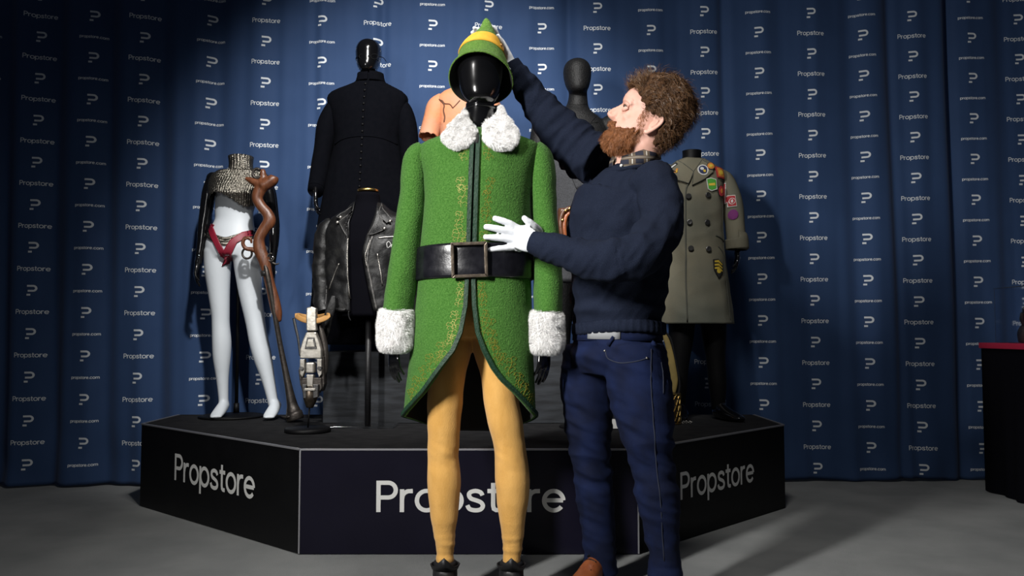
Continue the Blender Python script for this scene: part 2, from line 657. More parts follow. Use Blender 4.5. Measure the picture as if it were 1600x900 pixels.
def plaid_material():
    m = mat('plaid_cotton', (0.02, 0.025, 0.05), 0.85)
    nt = m.node_tree
    p = nt.nodes['Principled BSDF']
    tc = nt.nodes.new('ShaderNodeTexCoord')
    prev = None
    base = (0.008, 0.010, 0.024, 1)
    for ax, sc, lo, hi, c in (('X', 20, .55, .62, (.10, .075, .052, 1)), ('X', 20, .985, .992, (.5, .48, .43, 1)),
                              ('Z', 34, .6, .68, (.10, .075, .052, 1)), ('Z', 34, .99, .995, (.3, .28, .25, 1))):
        w = nt.nodes.new('ShaderNodeTexWave')
        w.bands_direction = ax
        w.inputs['Scale'].default_value = sc / 6.28 * 2
        nt.links.new(tc.outputs['Object'], w.inputs['Vector'])
        mr = nt.nodes.new('ShaderNodeMapRange')
        mr.inputs['From Min'].default_value = lo
        mr.inputs['From Max'].default_value = hi
        nt.links.new(w.outputs['Fac'], mr.inputs['Value'])
        mx = nt.nodes.new('ShaderNodeMix')
        mx.data_type = 'RGBA'
        nt.links.new(mr.outputs['Result'], mx.inputs[0])
        if prev:
            nt.links.new(prev, mx.inputs[6])
        else:
            mx.inputs[6].default_value = base
        mx.inputs[7].default_value = c
        prev = mx.outputs[2]
    nt.links.new(prev, p.inputs['Base Color'])
    return m


M['plaid'] = plaid_material()
# ------------------------------------------------------------------ lettering built from strokes (cap height = 1)
def arc(cx, cy, rx, ry, a0, a1, n=14):
    return [(cx + rx * math.cos(math.radians(a0 + (a1 - a0) * i / n)), cy + ry * math.sin(math.radians(a0 + (a1 - a0) * i / n))) for i in range(n + 1)]


GL = {
    'P': (0.70, [[(.065, 0), (.065, 1)], [(.065, .935), (.36, .935)] + arc(.37, .70, .235, .235, 88, -88, 12) + [(.36, .465), (.065, .465)]]),
    'r': (0.43, [[(.065, 0), (.065, .73)], [(.065, .40), (.085, .53), (.15, .62), (.25, .665), (.40, .67)]]),
    'o': (0.75, [arc(.365, .365, .30, .31, 0, 360, 28)]),
    'p': (0.76, [[(.065, -.27), (.065, .73)], arc(.375, .365, .30, .31, 0, 360, 28)]),
    's': (0.64, [cr([(.53, .53), (.47, .63), (.31, .675), (.15, .63), (.11, .53), (.18, .43), (.33, .375), (.48, .31), (.545, .20), (.48, .09), (.31, .055), (.13, .10), (.06, .22)], 3)]),
    't': (0.43, [[(.19, .93), (.19, .20), (.215, .105), (.28, .065), (.41, .065)], [(.01, .67), (.41, .67)]]),
    'e': (0.74, [[(.07, .375), (.655, .375)], arc(.365, .365, .30, .31, 2, 322, 26)]),
    'c': (0.68, [arc(.365, .365, .30, .31, 42, 318, 24)]),
    'm': (1.08, [[(.065, 0), (.065, .73)], [(.065, .42), (.10, .56), (.19, .65), (.30, .67), (.42, .64), (.49, .56), (.51, .44), (.51, 0)],
                 [(.51, .42), (.545, .56), (.635, .65), (.745, .67), (.865, .64), (.935, .56), (.955, .44), (.955, 0)]]),
    '.': (0.26, [[(.06, .07), (.20, .07)]]),
}
LOGO = [[(.08, 1), (.66, 1)] + arc(.68, .74, .27, .26, 88, -88, 12) + [(.66, .48), (.16, .48)], [(.06, .06), (.44, .06)]]


def word(s):
    x, out = 0, []
    for ch in s:
        w, st = GL[ch]
        out += [[(x + a, b) for a, b in q] for q in st]
        x += w + 0.035
    return out, x - 0.035


def stroke(g, pts, th, mp):
    n = len(pts)
    closed = (abs(pts[0][0] - pts[-1][0]) + abs(pts[0][1] - pts[-1][1])) < 1e-6
    if closed:
        pts = pts[:-1]
        n -= 1
    b = len(g.v)
    for i in range(n):
        p = pts[i]
        a = pts[i - 1] if (i > 0 or closed) else None
        c = pts[(i + 1) % n] if (i < n - 1 or closed) else None
        ns = []
        for q, r in ((a, p), (p, c)):
            if q is None or r is None:
                continue
            dx, dy = r[0] - q[0], r[1] - q[1]
            L = math.hypot(dx, dy) or 1
            ns.append((-dy / L, dx / L))
        nx = sum(k[0] for k in ns) / len(ns)
        ny = sum(k[1] for k in ns) / len(ns)
        L2 = nx * nx + ny * ny or 1
        nx, ny = nx / L2, ny / L2
        g.v.append(V(mp(p[0] + nx * th / 2, p[1] + ny * th / 2)))
        g.v.append(V(mp(p[0] - nx * th / 2, p[1] - ny * th / 2)))
    for i in range(n if closed else n - 1):
        a, c = b + 2 * i, b + 2 * ((i + 1) % n)
        g.f.append((a + 1, c + 1, c, a))
    return g


# ------------------------------------------------------------------ the setting: floor
g = G()
box(g, (0, 3.2, -0.05), (16, 9.0, 0.1))
fl = part('floor', g, M['carpet'], smooth=False)
fl['kind'] = 'structure'


# ------------------------------------------------------------------ draped backdrop curtain
def curtain_y(x, z):
    y = 5.02 + 0.036 * x
    left = 1 / (1 + math.exp((x + 1.75) * 3.2))
    right = 1 / (1 + math.exp(-(x - 1.2) * 3.0))
    ph = 2 * PI * (x + 0.012 * z + 0.03 * math.sin(x * 2.3)) / 0.345
    A = 0.006 + 0.024 * left + 0.006 * right
    y += A * math.sin(ph + 0.9 + 0.35 * math.sin(0.9 * z + x * 3))
    y += (0.004 + 0.006 * left) * math.sin(ph * 2.07 + 1.3 * x + 0.5 * math.sin(z * 1.3))
    y += 0.030 * noise.noise(V((x * 1.9, z * 0.18, 3.1)))
    y += 0.020 * noise.noise(V((x * 6.5 + 0.35 * z * .3, z * 0.30, 7.7)))
    y += 0.006 * noise.noise(V((x * 17, z * 0.8, 1.7)))
    low = max(0.0, 0.55 - z) / 0.55
    y += low * low * (0.05 * noise.noise(V((x * 4.5, z * 2.5, 5.5))) + 0.03 * noise.noise(V((x * 2.2 + z * 3.5, z, 2.2))))
    # sharp pleats where two widths of cloth meet
    for xs, d in ((0.365, .03), (-0.78, .035), (-0.05, 0.02), (1.32, .035), (2.37, .04), (2.75, .05), (-1.18, .025)):
        k = (x - xs - .012 * math.sin(z * 1.7)) / 0.034
        if abs(k) < 4:
            y += .8 * d * math.exp(-k * k)
    return y


cur = thing('backdrop_curtain', 'tall navy blue draped curtain printed with rows of white lettering', 'curtain', (0, 5.02, 0))
rows = []
nx = 1000
zs = [0.012 + 0.6 * (i / 16) ** 1.2 for i in range(16)] + [0.612 + 2.9 * i / 34 for i in range(35)]
for z in zs:
    r = []
    for i in range(nx + 1):
        x = -5.2 + 10.4 * i / nx
        zz = z
        if z < 0.3:
            zz = z + (0.3 - z) / 0.3 * 0.03 * (noise.noise(V((x * 3.1, 0, 8))))
            zz = max(zz, 0.004)
        r.append((x, curtain_y(x, z), zz))
    rows.append(r)
part('drape', sheet(G(), rows), M['curtain'], cur, solid=(0.002, 1))

COLS = [(-32, 1), (53, 0), (137, 1), (219, 0), (326, 1), (411, 0), (500, 1), (587, 0), (674, 1), (763, 0), (847, 1), (935, 0), (1020, 1), (1104, 0), (1189, 1), (1271, 0),
        (1354, 1), (1433, 0), (1525, 1), (1600, 0), (1683, 1), (1765, 0)]
W_MARK, w_mark = word('Propstore')
W_URL, w_url = word('propstore.com')
PER = 0.1275
for px, typ in COLS:
    y0 = 5.02
    for _ in range(3):
        x0 = W(px, 350, y0).x
        y0 = curtain_y(x0, 1.5)
    for k in range(-2, 25):
        g = G()
        zc = 2.775 - 0.011 * x0 - PER * k
        if zc < 0.05:
            continue
        even = k % 2 == 0
        sx = 0.012 * (1.5 - zc) * 0.0
        if typ == 0 and even:
            nm = 'printed_wordmark'
            S, wd, sc, th, up = W_MARK, w_mark, 0.166 / w_mark, 0.15, 0.36
        elif typ == 1 and not even:
            nm = 'printed_address'
            S, wd, sc, th, up = W_URL, w_url, 0.152 / w_url, 0.19, 0.33
        else:
            nm = 'printed_logo'
            S, wd, sc, th, up = LOGO, 1.0, 0.056, 0.20, 0.5
        for kq, q in enumerate(S):
            qq = [q[0]]
            for a, b in zip(q, q[1:]):
                m = max(1, math.ceil(math.hypot(b[0] - a[0], b[1] - a[1]) * sc / .0045))
                qq += [(a[0] + (b[0] - a[0]) * i / m, a[1] + (b[1] - a[1]) * i / m) for i in range(1, m + 1)]
            q = qq

            def mp(u, v, sc=sc, wd=wd, up=up, zc=zc, kq=kq):
                x = x0 + (u - wd / 2) * sc
                z = zc + (v - up) * sc
                return (x, curtain_y(x, z) - 0.003 - .0005 * (kq % 3), z)
            stroke(g, q, th, mp)
        part(nm, g, M['print'], cur, smooth=True)

# ------------------------------------------------------------------ display stage
ST = 0.425
A_ = V((-1.935, 4.38, 0))
B_ = V((-0.865, 3.43, 0))
C_ = V((0.514, 3.43, 0))
D_ = V((1.405, 4.33, 0))
E_ = V((1.405, 4.86, 0))
F_ = V((-1.935, 4.86, 0))
stage = thing('display_stage', 'low black angled stage with pale lettering on its three front panels', 'stage', (-0.2, 4.2, 0))
g = G()
top = [A_, B_, C_, D_, E_, F_]
ctr = sum(top, V()) / 6
inn = [p + (ctr - p).normalized() * 0.02 for p in top]
prism(g, [(p.x, p.y) for p in inn], lambda u, v, w: (u, v, ST - 0.03 + w), 0.032)
part('top_cover', g, M['stage_top'], stage, smooth=False)


def panel(P, Q, m, name, word_px=None):
    d = (Q - P).normalized()
    nrm = V((d.y, -d.x, 0))
    L = (Q - P).length
    g = G()
    prism(g, [(0, 0.004), (L, 0.004), (L, ST - 0.006), (0, ST - 0.006)], lambda u, v, w: P + d * u + V((0, 0, v)) - nrm * w, 0.018)
    o = part(name, g, m, stage, smooth=False)
    g = G()
    e1, e2 = P + V((0, 0, ST - 0.001)), Q + V((0, 0, ST - 0.001))
    mid = (e1 + e2) / 2 + nrm * 0.0015
    Mx = Matrix((d, -nrm, V((0, 0, 1)))).transposed()
    box(g, mid - nrm * .004, (L, 0.012, 0.007), Mx)
    part('edge_strip', g, M['trim_metal'], stage, smooth=False)
    if word_px:
        # u positions on the panel where the word starts and ends, baseline height and cap height
        u0, u1, zb, cap = word_px
        S, wd = word('Propstore')
        sx = (u1 - u0) / wd
        g = G()
        for k, q in enumerate(S):
            stroke(g, q, 0.135, lambda u, v: P + d * (u0 + u * sx) + V((0, 0, zb + v * cap)) + nrm * (0.0015 + .0004 * (k % 3)))
        part('lettering', g, M['letter'], o, smooth=False, label='pale grey lettering')
    return o


def on_panel(P, Q, px, py):
    d = (Q - P).normalized()
    nrm = V((d.y, -d.x, 0))
    o = V((0, 0, CAM_H))
    r = W(px, py, 1.0) - o
    t = (P - o).dot(nrm) / r.dot(nrm)
    h = o + r * t
    return (h - P).dot(d), h.z


uL0, z0 = on_panel(A_, B_, 273, 752)
uL1, z1 = on_panel(A_, B_, 399, 778)
_, zc = on_panel(A_, B_, 276, 711)
panel(A_, B_, M['stage_side'], 'side_panel', (uL0, uL1, (z0 + z1) / 2, zc - z0))
u0, z0 = on_panel(B_, C_, 588, 800)
u1, z1 = on_panel(B_, C_, 884, 800)
_, zc = on_panel(B_, C_, 588, 751)
panel(B_, C_, M['stage_front'], 'front_panel', (u0, u1, z0, zc - z0))
u0, z0 = on_panel(C_, D_, 1063, 780)
u1, z1 = on_panel(C_, D_, 1178, 753)
_, zc = on_panel(C_, D_, 1063, 737)
panel(C_, D_, M['stage_side'], 'side_panel', (u0, u1, (z0 + z1) / 2, zc - z0))
panel(D_, E_, M['stage_side'], 'end_panel')
panel(F_, A_, M['stage_side'], 'end_panel')
for p in (B_, C_):
    part('corner_strip', box(G(), p + V((0, -0.0012, ST / 2)), (0.006, 0.004, ST - 0.01)), M['trim_metal'], stage, smooth=False)

# raised box on the stage
PT = 0.80
g = G()
box(g, (-0.165, 4.62, (ST + 0.0035 + PT) / 2), (1.65, 0.48, PT - ST - 0.0035), bev=0.006)
part('display_plinth', g, M['plinth'], smooth=True, sharp=30, label='long black cloth-covered box standing on the stage behind the costumes', cat='plinth', loc=(-0.165, 4.62, ST))

# ------------------------------------------------------------------ dark table at the side with a red top
tb = thing('side_table', 'tall dark cloth-covered table with a thin red top beside the curtain', 'table', (3.35, 4.45, 0))
g = G()
rows = []
for k, z in enumerate([0.004, 0.05, 0.2, 0.4, 0.6, 0.78, 0.81]):
    r = []
    per = []
    x0, x1, y0, y1 = 2.70, 4.05, 4.02, 4.80
    N = 28
    for i in range(N):
        per.append((x0, y1 + (y0 - y1) * i / N))
    for i in range(N):
        per.append((x0 + (x1 - x0) * i / N, y0))
    for i in range(N):
        per.append((x1, y0 + (y1 - y0) * i / N))
    for i in range(N):
        per.append((x1 + (x0 - x1) * i / N, y1))
    for i, (x, y) in enumerate(per):
        fl_ = (0.81 - z) / 0.81 * 0.022 * math.sin(i * 0.9) * math.sin(i * .37)
        cx, cy = 3.375, 4.41
        d = V((x - cx, y - cy, 0)).normalized()
        r.append((x + d.x * fl_, y + d.y * fl_, z))
    rows.append(r)
sheet(g, rows, closed=True)
g.f.append(tuple(range(len(g.v) - 4 * 28, len(g.v)))[::-1])
part('cloth', g, M['black_cloth'], tb)
g = G()
box(g, (3.375, 4.41, 0.8275), (1.37, 0.80, 0.033), bev=0.006)
part('table_top', g, M['red_top'], tb, sharp=30)
bx_ = thing('clear_box', 'clear acrylic display case on the red table top', 'display case', (2.97, 4.5, 0.845))
cx, cy, z0, sx, sy, sz = 2.97, 4.52, 0.8445, 0.52, 0.3, 0.30
for nm, c, s in (('panel', (cx, cy - sy / 2, z0 + sz / 2), (sx, 0.005, sz)), ('panel', (cx, cy + sy / 2, z0 + sz / 2), (sx, 0.005, sz)),
                 ('panel', (cx - sx / 2, cy, z0 + sz / 2), (0.005, sy - .006, sz)), ('panel', (cx + sx / 2, cy, z0 + sz / 2), (0.005, sy - .006, sz)),
                 ('lid', (cx, cy, z0 + sz + 0.003), (sx + .006, sy + .006, 0.005))):
    part(nm, box(G(), c, s), M['acrylic'], bx_, smooth=False)
g = G()
rnd = random.Random(4)
tube(g, [(2.80, 4.52, 0.846), (2.80, 4.52, 0.90), (2.805, 4.52, .95), (2.80, 4.52, .99)], [.045, .05, .03, .02], n=14)
tube(g, [(2.80, 4.52, 0.93), (2.84, 4.50, 0.98), (2.86, 4.48, 1.03)], [.016, .014, .01], n=8)
tube(g, [(2.80, 4.52, 0.93), (2.76, 4.5, 0.97), (2.75, 4.48, 1.01)], [.016, .014, .01], n=8)
ell(g, (2.80, 4.52, 1.02), (.024, .024, .03))
g = remesh(g, 0.006, 3)
part('figurine', g, M['bronze'], label='small dim brown ornament inside the clear display case', cat='figurine', loc=(2.80, 4.52, 0.846))
# ------------------------------------------------------------------ hands
def hand(g, wrist, fdir, pnorm, scale=1.0, thumb=1, curl=(0.25, 0.3, 0.3, 0.35), spread=0.08, tcurl=0.3, tout=0.8, fat=1.0):
    """palm and five bent fingers; fdir: finger direction, pnorm: the way the palm faces, thumb: side of the thumb"""
    f = V(fdir).normalized()
    p = V(pnorm)
    p = (p - f * p.dot(f)).normalized()
    s = f.cross(p) * thumb
    w = V(wrist)
    S = scale
    P = lambda a, b, c=0: w + (f * a + s * b + p * c) * S
    tube(g, [P(-.03, 0), P(.01, 0), P(.045, .003), P(.08, .002), P(.095, 0)], [(.024 * S * fat, .018 * S * fat), (.026 * S * fat, .017 * S * fat), (.037 * S * fat, .0155 * S * fat), (.039 * S * fat, .013 * S * fat), (.034 * S * fat, .009 * S * fat)], n=16, sub=4, hint=s)
    for k, (b, L, r) in enumerate(((.029, .074, .0090), (.0095, .082, .0093), (-.0105, .076, .0088), (-.029, .060, .0078))):
        a = spread * (1.5 - k)
        d = (f * math.cos(a) + s * math.sin(a)).normalized()
        q = P(.080 - abs(b - .005) * .25, b)
        pts, rr = [q - d * .012 * S, q], [r * S * fat, r * S * fat]
        ang = 0
        for j, seg in enumerate((.45, .32, .26)):
            ang += curl[k] * (0.8, 1.1, .8)[j]
            q = q + (d * math.cos(ang) + p * math.sin(ang)) * L * seg * S
            pts.append(q)
            rr.append(r * S * fat * (0.96, .86, .70)[j])
        tube(g, pts, rr, n=10, sub=4)
        ell(g, pts[-1], rr[-1], n=10, m=8)
    q = P(.022, .026, .004)
    d = (f * math.cos(tout) + s * math.sin(tout)).normalized()
    pts, rr = [P(.0, .012, .002), q], [.014 * S * fat, .0125 * S * fat]
    ang = 0
    for j, L in enumerate((.036, .03, .022)):
        ang += tcurl * .5
        dd = (d * math.cos(ang) + (p * .7 + f * .3) * math.sin(ang)).normalized()
        q = q + dd * L * S
        pts.append(q)
        rr.append((.011, .0095, .0078)[j] * S * fat)
    tube(g, pts, rr, n=10, sub=4)
    ell(g, pts[-1], rr[-1], n=10, m=8)
    return g


def egg_head(c, w, h, d, fwd=(0, -1, 0)):
    """faceless mannequin head: c = centre, w/h/d full sizes"""
    g = G()
    prof = [(-.5, .10, .16, .10), (-.47, .22, .27, .13), (-.40, .32, .36, .14), (-.28, .405, .425, .10), (-.12, .462, .465, .04), (.05, .495, .495, 0), (.2, .495, .50, -.01),
            (.33, .44, .45, -.02), (.42, .34, .35, -.02), (.475, .2, .21, -.02), (.5, .03, .03, -.02)]
    pr = cr(prof, 3)
    rows = []
    for z, rx, ry, oy in pr:
        rows.append([(c[0] + rx * w * math.cos(t), c[1] - oy * d + ry * d * math.sin(t), c[2] + z * h) for t in [2 * PI * j / 32 for j in range(32)]])
    sheet(g, rows, closed=True)
    n = len(g.v)
    g.f.append(tuple(range(32))[::-1])
    g.f.append(tuple(range(n - 32, n)))
    return g


# ------------------------------------------------------------------ green coat on the central mannequin
YE = 2.87
SE = YE / F                      # metres per pixel at that distance
elf = thing('costume_mannequin', 'black mannequin in a green wool coat with white fur trim and mustard tights', 'mannequin', (W(742, 800, YE).x, YE, 0))

# legs and hips
g = G()
LEG = {
    'l': [(712, 505, .062), (708, 545, .064), (699, 585, .0635), (695.5, 625, .061), (694, 660, .0575), (693, 690, .0545), (692, 712, .053), (693.5, 740, .0565), (694, 770, .0555), (694, 805, .047), (695, 840, .0365), (695, 868, .031), (695, 890, .031), (695, 905, .034)],
    'r': [(764, 505, .062), (768, 545, .062), (777, 585, .058), (783, 620, .0605), (788, 655, .060), (795, 690, .0555), (798, 712, .0555), (800, 740, .059), (801, 768, .0575), (801, 805, .047), (801, 840, .036), (800, 868, .031), (799, 890, .031), (799, 905, .034)],
}
for k, rows in LEG.items():
    tube(g, [W(a, b, YE + .012) for a, b, r in rows], [(r, r * 1.04) for a, b, r in rows], n=28, sub=4)
tube(g, [W(738, 430, YE), W(738, 470, YE), W(738, 505, YE + .01), W(738, 528, YE + .01)], [(.15, .10), (.155, .11), (.135, .10), (.07, .07)], n=28)
ELF_Z0 = W(695, 905, YE).z
g = remesh(g, 0.0065, 4)


def tights_wr(p):
    d = 0.0
    for (kx, ky) in ((693, 712), (799, 712)):
        c = W(kx, ky, YE)
        dx, dz = (p.x - c.x), (p.z - c.z)
        w = math.exp(-(dx * dx + dz * dz) / .0035) * (1 if p.y < YE else 0)
        d += w * 0.006 * nz((p.x - .5 * p.z, p.y, p.z + .4 * p.x), (14, 14, 42), kx) - w * .002
        c2 = W(kx, 862, YE)
        w2 = math.exp(-((p.z - c2.z) / .07) ** 2)
        d += w2 * 0.004 * nz(p, (10, 10, 60), kx)
    d += 0.0035 * nz(p, (7, 7, 16))
    return d


displace(g, tights_wr)
part('tights', g, M['tights'], elf)

# boots with pointed tops
for (ax, side) in ((695, -1), (799, 1)):
    a = W(ax, 885, YE)
    g = G()
    tube(g, [(a.x, YE + .015, .125), (a.x, YE + .015, .09), (a.x, YE + .005, .06), (a.x, YE - .03, .045), (a.x, YE - .10, .035), (a.x, YE - .17, .03), (a.x, YE - .21, .05), (a.x, YE - .225, .075)],
         [(.040, .042), (.042, .047), (.043, .052), (.043, .046), (.042, .034), (.03, .028), (.014, .014), (.006, .006)], n=20, sub=4)
    tube(g, [(a.x, YE + .05, .045), (a.x, YE + .03, .035), (a.x, YE - .1, .02)], [.03, .036, .028], n=14)
    g = remesh(g, 0.006, 3)
    g.v = [V((p.x, p.y, max(p.z, 0.003))) for p in g.v]
    bo = part('boot', g, M['boot'], elf)
    # turned-up top edge with points
    rows = []
    for t in range(2):
        r = []
        for j in range(48):
            th = 2 * PI * j / 48
            rr = .043 + .006 * t
            df = abs((th - 1.5 * PI + PI) % (2 * PI) - PI)
            z = .100 + t * (.014 + .032 * max(0, 1 - df / .75) + .010 * max(0, 1 - abs(df - PI) / .8))
            r.append((a.x + rr * math.cos(th), YE + .013 + rr * 1.05 * math.sin(th), z))
        rows.append(r)
    part('pointed_cuff', sheet(G(), rows, closed=True), M['boot'], bo, solid=(0.004, 0), smooth=True)

# coat body
ROWS = [(206, 716, 782, .070), (213, 694, 806, .088), (219, 672, 830, .102), (228, 656, 844, .113), (245, 655, 842, .125), (275, 661, 834, .137), (310, 663, 830, .140), (360, 659, 829, .135), (412, 654, 829, .130), (445, 652, 830, .136),
        (500, 647, 832, .150), (560, 642, 834, .164), (610, 636, 837, .174), (650, 633, 839, .178), (682, 634, 838, .178)]
OPEN = [(200, 745, 747), (230, 743.5, 746.5), (440, 736, 739.5), (480, 734, 741), (520, 727, 746), (547, 716, 756), (573, 696, 770), (590, 683, 783), (610, 667, 803), (622, 655, 813), (639, 641, 826), (649, 635, 836)]


def coat_pt(py, ph, off=0.0):
    L, R, b = lerp_tab(ROWS, py)
    l, r = W(L, py, YE), W(R, py, YE)
    a = (r.x - l.x) / 2
    cx = (r.x + l.x) / 2
    sk = max(0.0, (py - 450) / 230)
    w = 1 + sk * 0.035 * math.sin(5 * ph + 0.6) + .012 * noise.noise(V((math.cos(ph) * 2, math.sin(ph) * 2, py * .012)))
    return V((cx - (a * w + off) * math.sin(ph), YE - (b * w + off) * math.cos(ph), l.z))


def coat_edges(py):
    L, R, b = lerp_tab(ROWS, py)
    cx, a = (L + R) / 2, (R - L) / 2
    if py <= 649:
        l, r = lerp_tab(OPEN, py)
        pl = math.asin(max(-1, min(1, (cx - l) / a)))
        pr = math.asin(max(-1, min(1, (r - cx) / a)))
    else:
        pl, pr = coat_edges(649)
        t = (py - 649) / 33
        pl += (2.75 - pl) * t ** 0.75
        pr += (2.75 - pr) * t ** 0.75
    return pl, pr


rows = []
for i in range(91):
    py = 206 + 476 * (i / 90)
    pl, pr = coat_edges(py)
    rows.append([coat_pt(py, pl + (2 * PI - pr - pl) * j / 110) for j in range(111)])
coat_g = sheet(G(), rows)
coat_full = G().join(coat_g)
coat = part('coat_body', coat_g, M['green'], elf, solid=(0.009, -1, M['lining']))
coat_s = Surf(coat_g)

# edging along both front edges and the hem
for sd in (0, 1):
    P, N = [], []
    for i in range(120):
        py = 222 + 458 * i / 119
        pl, pr = coat_edges(py)
        ph = pl + .0 if sd == 0 else 2 * PI - pr
        q = coat_pt(py, ph, 0.0045)
        k = V((-math.sin(ph), -math.cos(ph), 0))
        P.append(q)
        N.append(k)
    # shift the ribbon so its outer edge follows the edge of the cloth
    g = G()
    sh = [(-1 if sd == 0 else 1)] * 1
    P2 = []
    for i in range(len(P)):
        T = (P[min(i + 1, 119)] - P[max(i - 1, 0)]).normalized()
        s = T.cross(N[i]).normalized()
        P2.append(P[i] + s * (0.0065 if sd == 0 else -0.0065))
    ribbon(g, P2, N, 0.0155, 0.004)
    part('edging', g, M['green_trim'], coat, sharp=40)
    # rows of stitches
    g = G()
    for i in range(0, 118):
        m_ = (P2[i] + P2[i + 1]) / 2 + N[i] * .0042
        T = (P2[i + 1] - P2[i]).normalized()
        Mx = Matrix((T, N[i].cross(T), N[i])).transposed()
        box(g, m_, (.0055, .0012, .0008), Mx)
    part('stitching', g, mat('pale_green_thread', (.022, .055, .034), .7) if sd == 0 else bpy.data.materials['pale_green_thread'], coat, smooth=False, kind='stuff')

# shoulder seam ridges and sleeves
SL = {
    'l': [(664, 238, .040, .055), (651, 248, .047, .062), (648, 275, .049, .064), (645, 320, .0475, .062), (637, 370, .0495, .062), (630, 420, .051, .062), (625, 460, .052, .062), (621, 492, .052, .062)],
    'r': [(833, 238, .040, .055), (843, 248, .046, .062), (846, 275, .048, .064), (849, 320, .046, .062), (853, 370, .047, .062), (856, 420, .049, .062), (857, 460, .050, .062), (856, 492, .050, .062)],
}
for k, rows in SL.items():
    g = G()
    n = len(rows)
    sy = -1 if k == 'l' else 1
    path = [W(a, b, YE + .018 - .05 * (i / (n - 1)) ** 1.5) for i, (a, b, r1, r2) in enumerate(rows)]
    tube(g, path, [(r1, r2) for a, b, r1, r2 in rows], n=36, sub=6, cap=False)
    # rounded sleeve head
    top_c = path[0]
    displace(g, lambda p: 0.0045 * nz(p, (13, 13, 5), 3 if k == 'l' else 8) + .0025 * nz(p, 22))
    part('sleeve', g, M['green'], coat, solid=(0.007, -1, M['lining']))
    g = G()
    tp = W(rows[0][0] - sy * 2, 233, YE + .018)
    ell(g, W(rows[0][0] + sy * 3.5, 249, YE + .018), (.040, .058, .052), n=28, m=18)
    displace(g, lambda p: .002 * nz(p, 22))
    part('sleeve_head', g, M['green'], coat)

# cuffs of white fur, hands
for k, cx, cy in (('l', 619, 516), ('r', 851, 519)):
    g = G()
    c0, c1 = W(cx + (0 if k == 'l' else 1), cy - 30, YE - .03), W(cx - (1 if k == 'l' else -2), cy + 29, YE - .038)
    R1, R2 = .055, .064
    tube(g, [c0 + V((0, 0, .004)), c0 - V((0, 0, .004)), c0.lerp(c1, .3), c0.lerp(c1, .7), c1 + V((0, 0, .004)), c1 - V((0, 0, .006))],
         [(R1 * .82, R2 * .82), (R1, R2), (R1 * 1.07, R2 * 1.05), (R1 * 1.08, R2 * 1.06), (R1 * .98, R2), (R1 * .7, R2 * .7)], n=30, sub=4)
    displace(g, lambda p: .003 * nz(p, 28))
    cu = part('fur_cuff', g, M['fur'], coat)
    h = G()
    fur(h, g, 26000, .0115, w=.00045, spread=.6, rnd=random.Random(5))
    part('fur_strands', h, M['fur'], cu, kind='stuff')
    g = G()
    if k == 'l':
        hand(g, W(617, 536, YE - .03), V((-.02, -.05, -1)), V((.75, .65, 0)), 0.84, thumb=-1, curl=(.22, .25, .22, .3), spread=.03, tout=.35, tcurl=.5)
    else:
        hand(g, W(850, 540, YE - .03), V((-.03, -.05, -1)), V((-.75, .65, 0)), 0.84, thumb=1, curl=(.22, .25, .22, .3), spread=.03, tout=.35, tcurl=.5)
    g = remesh(g, .0032, 3)
    part('hand', g, M['gloss_black'], elf)

# black body form, neck and head
g = G()
tube(g, [W(745, 200, YE + .01), W(745, 222, YE + .01), W(745, 262, YE), W(745, 330, YE), W(742, 420, YE), W(740, 470, YE)], [(.05, .05), (.10, .07), (.17, .10), (.165, .11), (.15, .10), (.14, .09)], n=24)
part('torso_form', g, M['matt_black'], elf)
g = G()
tube(g, [W(750, 163, YE + .01), W(750, 176, YE + .01), W(749, 190, YE + .01), W(747, 205, YE + .01), W(746, 226, YE + .01)], [(.050, .056), (.052, .058), (.056, .062), (.062, .066), (.085, .075)], n=28)
nk = part('neck', g, M['gloss_black'], elf)
g = G()
tube(g, [W(751, 168.5, YE + .01), W(751, 170, YE + .01), W(751, 172.5, YE + .01)], [(.052, .058), (.0545, .0605), (.053, .059)], n=28, sub=2)
part('neck_ring', g, M['gloss_black'], nk)
hc = W(751, 122, YE + .012)
g = egg_head((hc.x, hc.y, hc.z), .166, .214, .172)
part('head', g, M['gloss_black'], elf)

# white fur collar: two broad lobes that meet at the back of the neck
LOBES = ([(725, 177), (709, 190), (698, 203), (690, 215), (697, 224), (711, 231), (725, 230), (737, 221), (746, 207), (739, 196), (731, 186)],
         [(753, 207), (757, 193), (769, 184), (784, 172), (794, 183), (804, 197), (812, 211), (808, 222), (797, 232), (783, 235), (767, 229), (757, 218)])


def inside(x, y, poly):
    r = False
    n_ = len(poly)
    for i_ in range(n_):
        x0, y0 = poly[i_]
        x1, y1 = poly[(i_ + 1) % n_]
        if (y0 > y) != (y1 > y) and x < (x1 - x0) * (y - y0) / (y1 - y0) + x0:
            r = not r
    return r


def collar_y(px, py):
    b_ = lerp_tab([(170, .050), (185, .068), (206, .094), (228, .124), (240, .132)], py)[0]
    k_ = max(0.0, 1 - ((px - 748) / 92) ** 2)
    return YE - b_ * (0.35 + .65 * math.sqrt(k_)) - .012


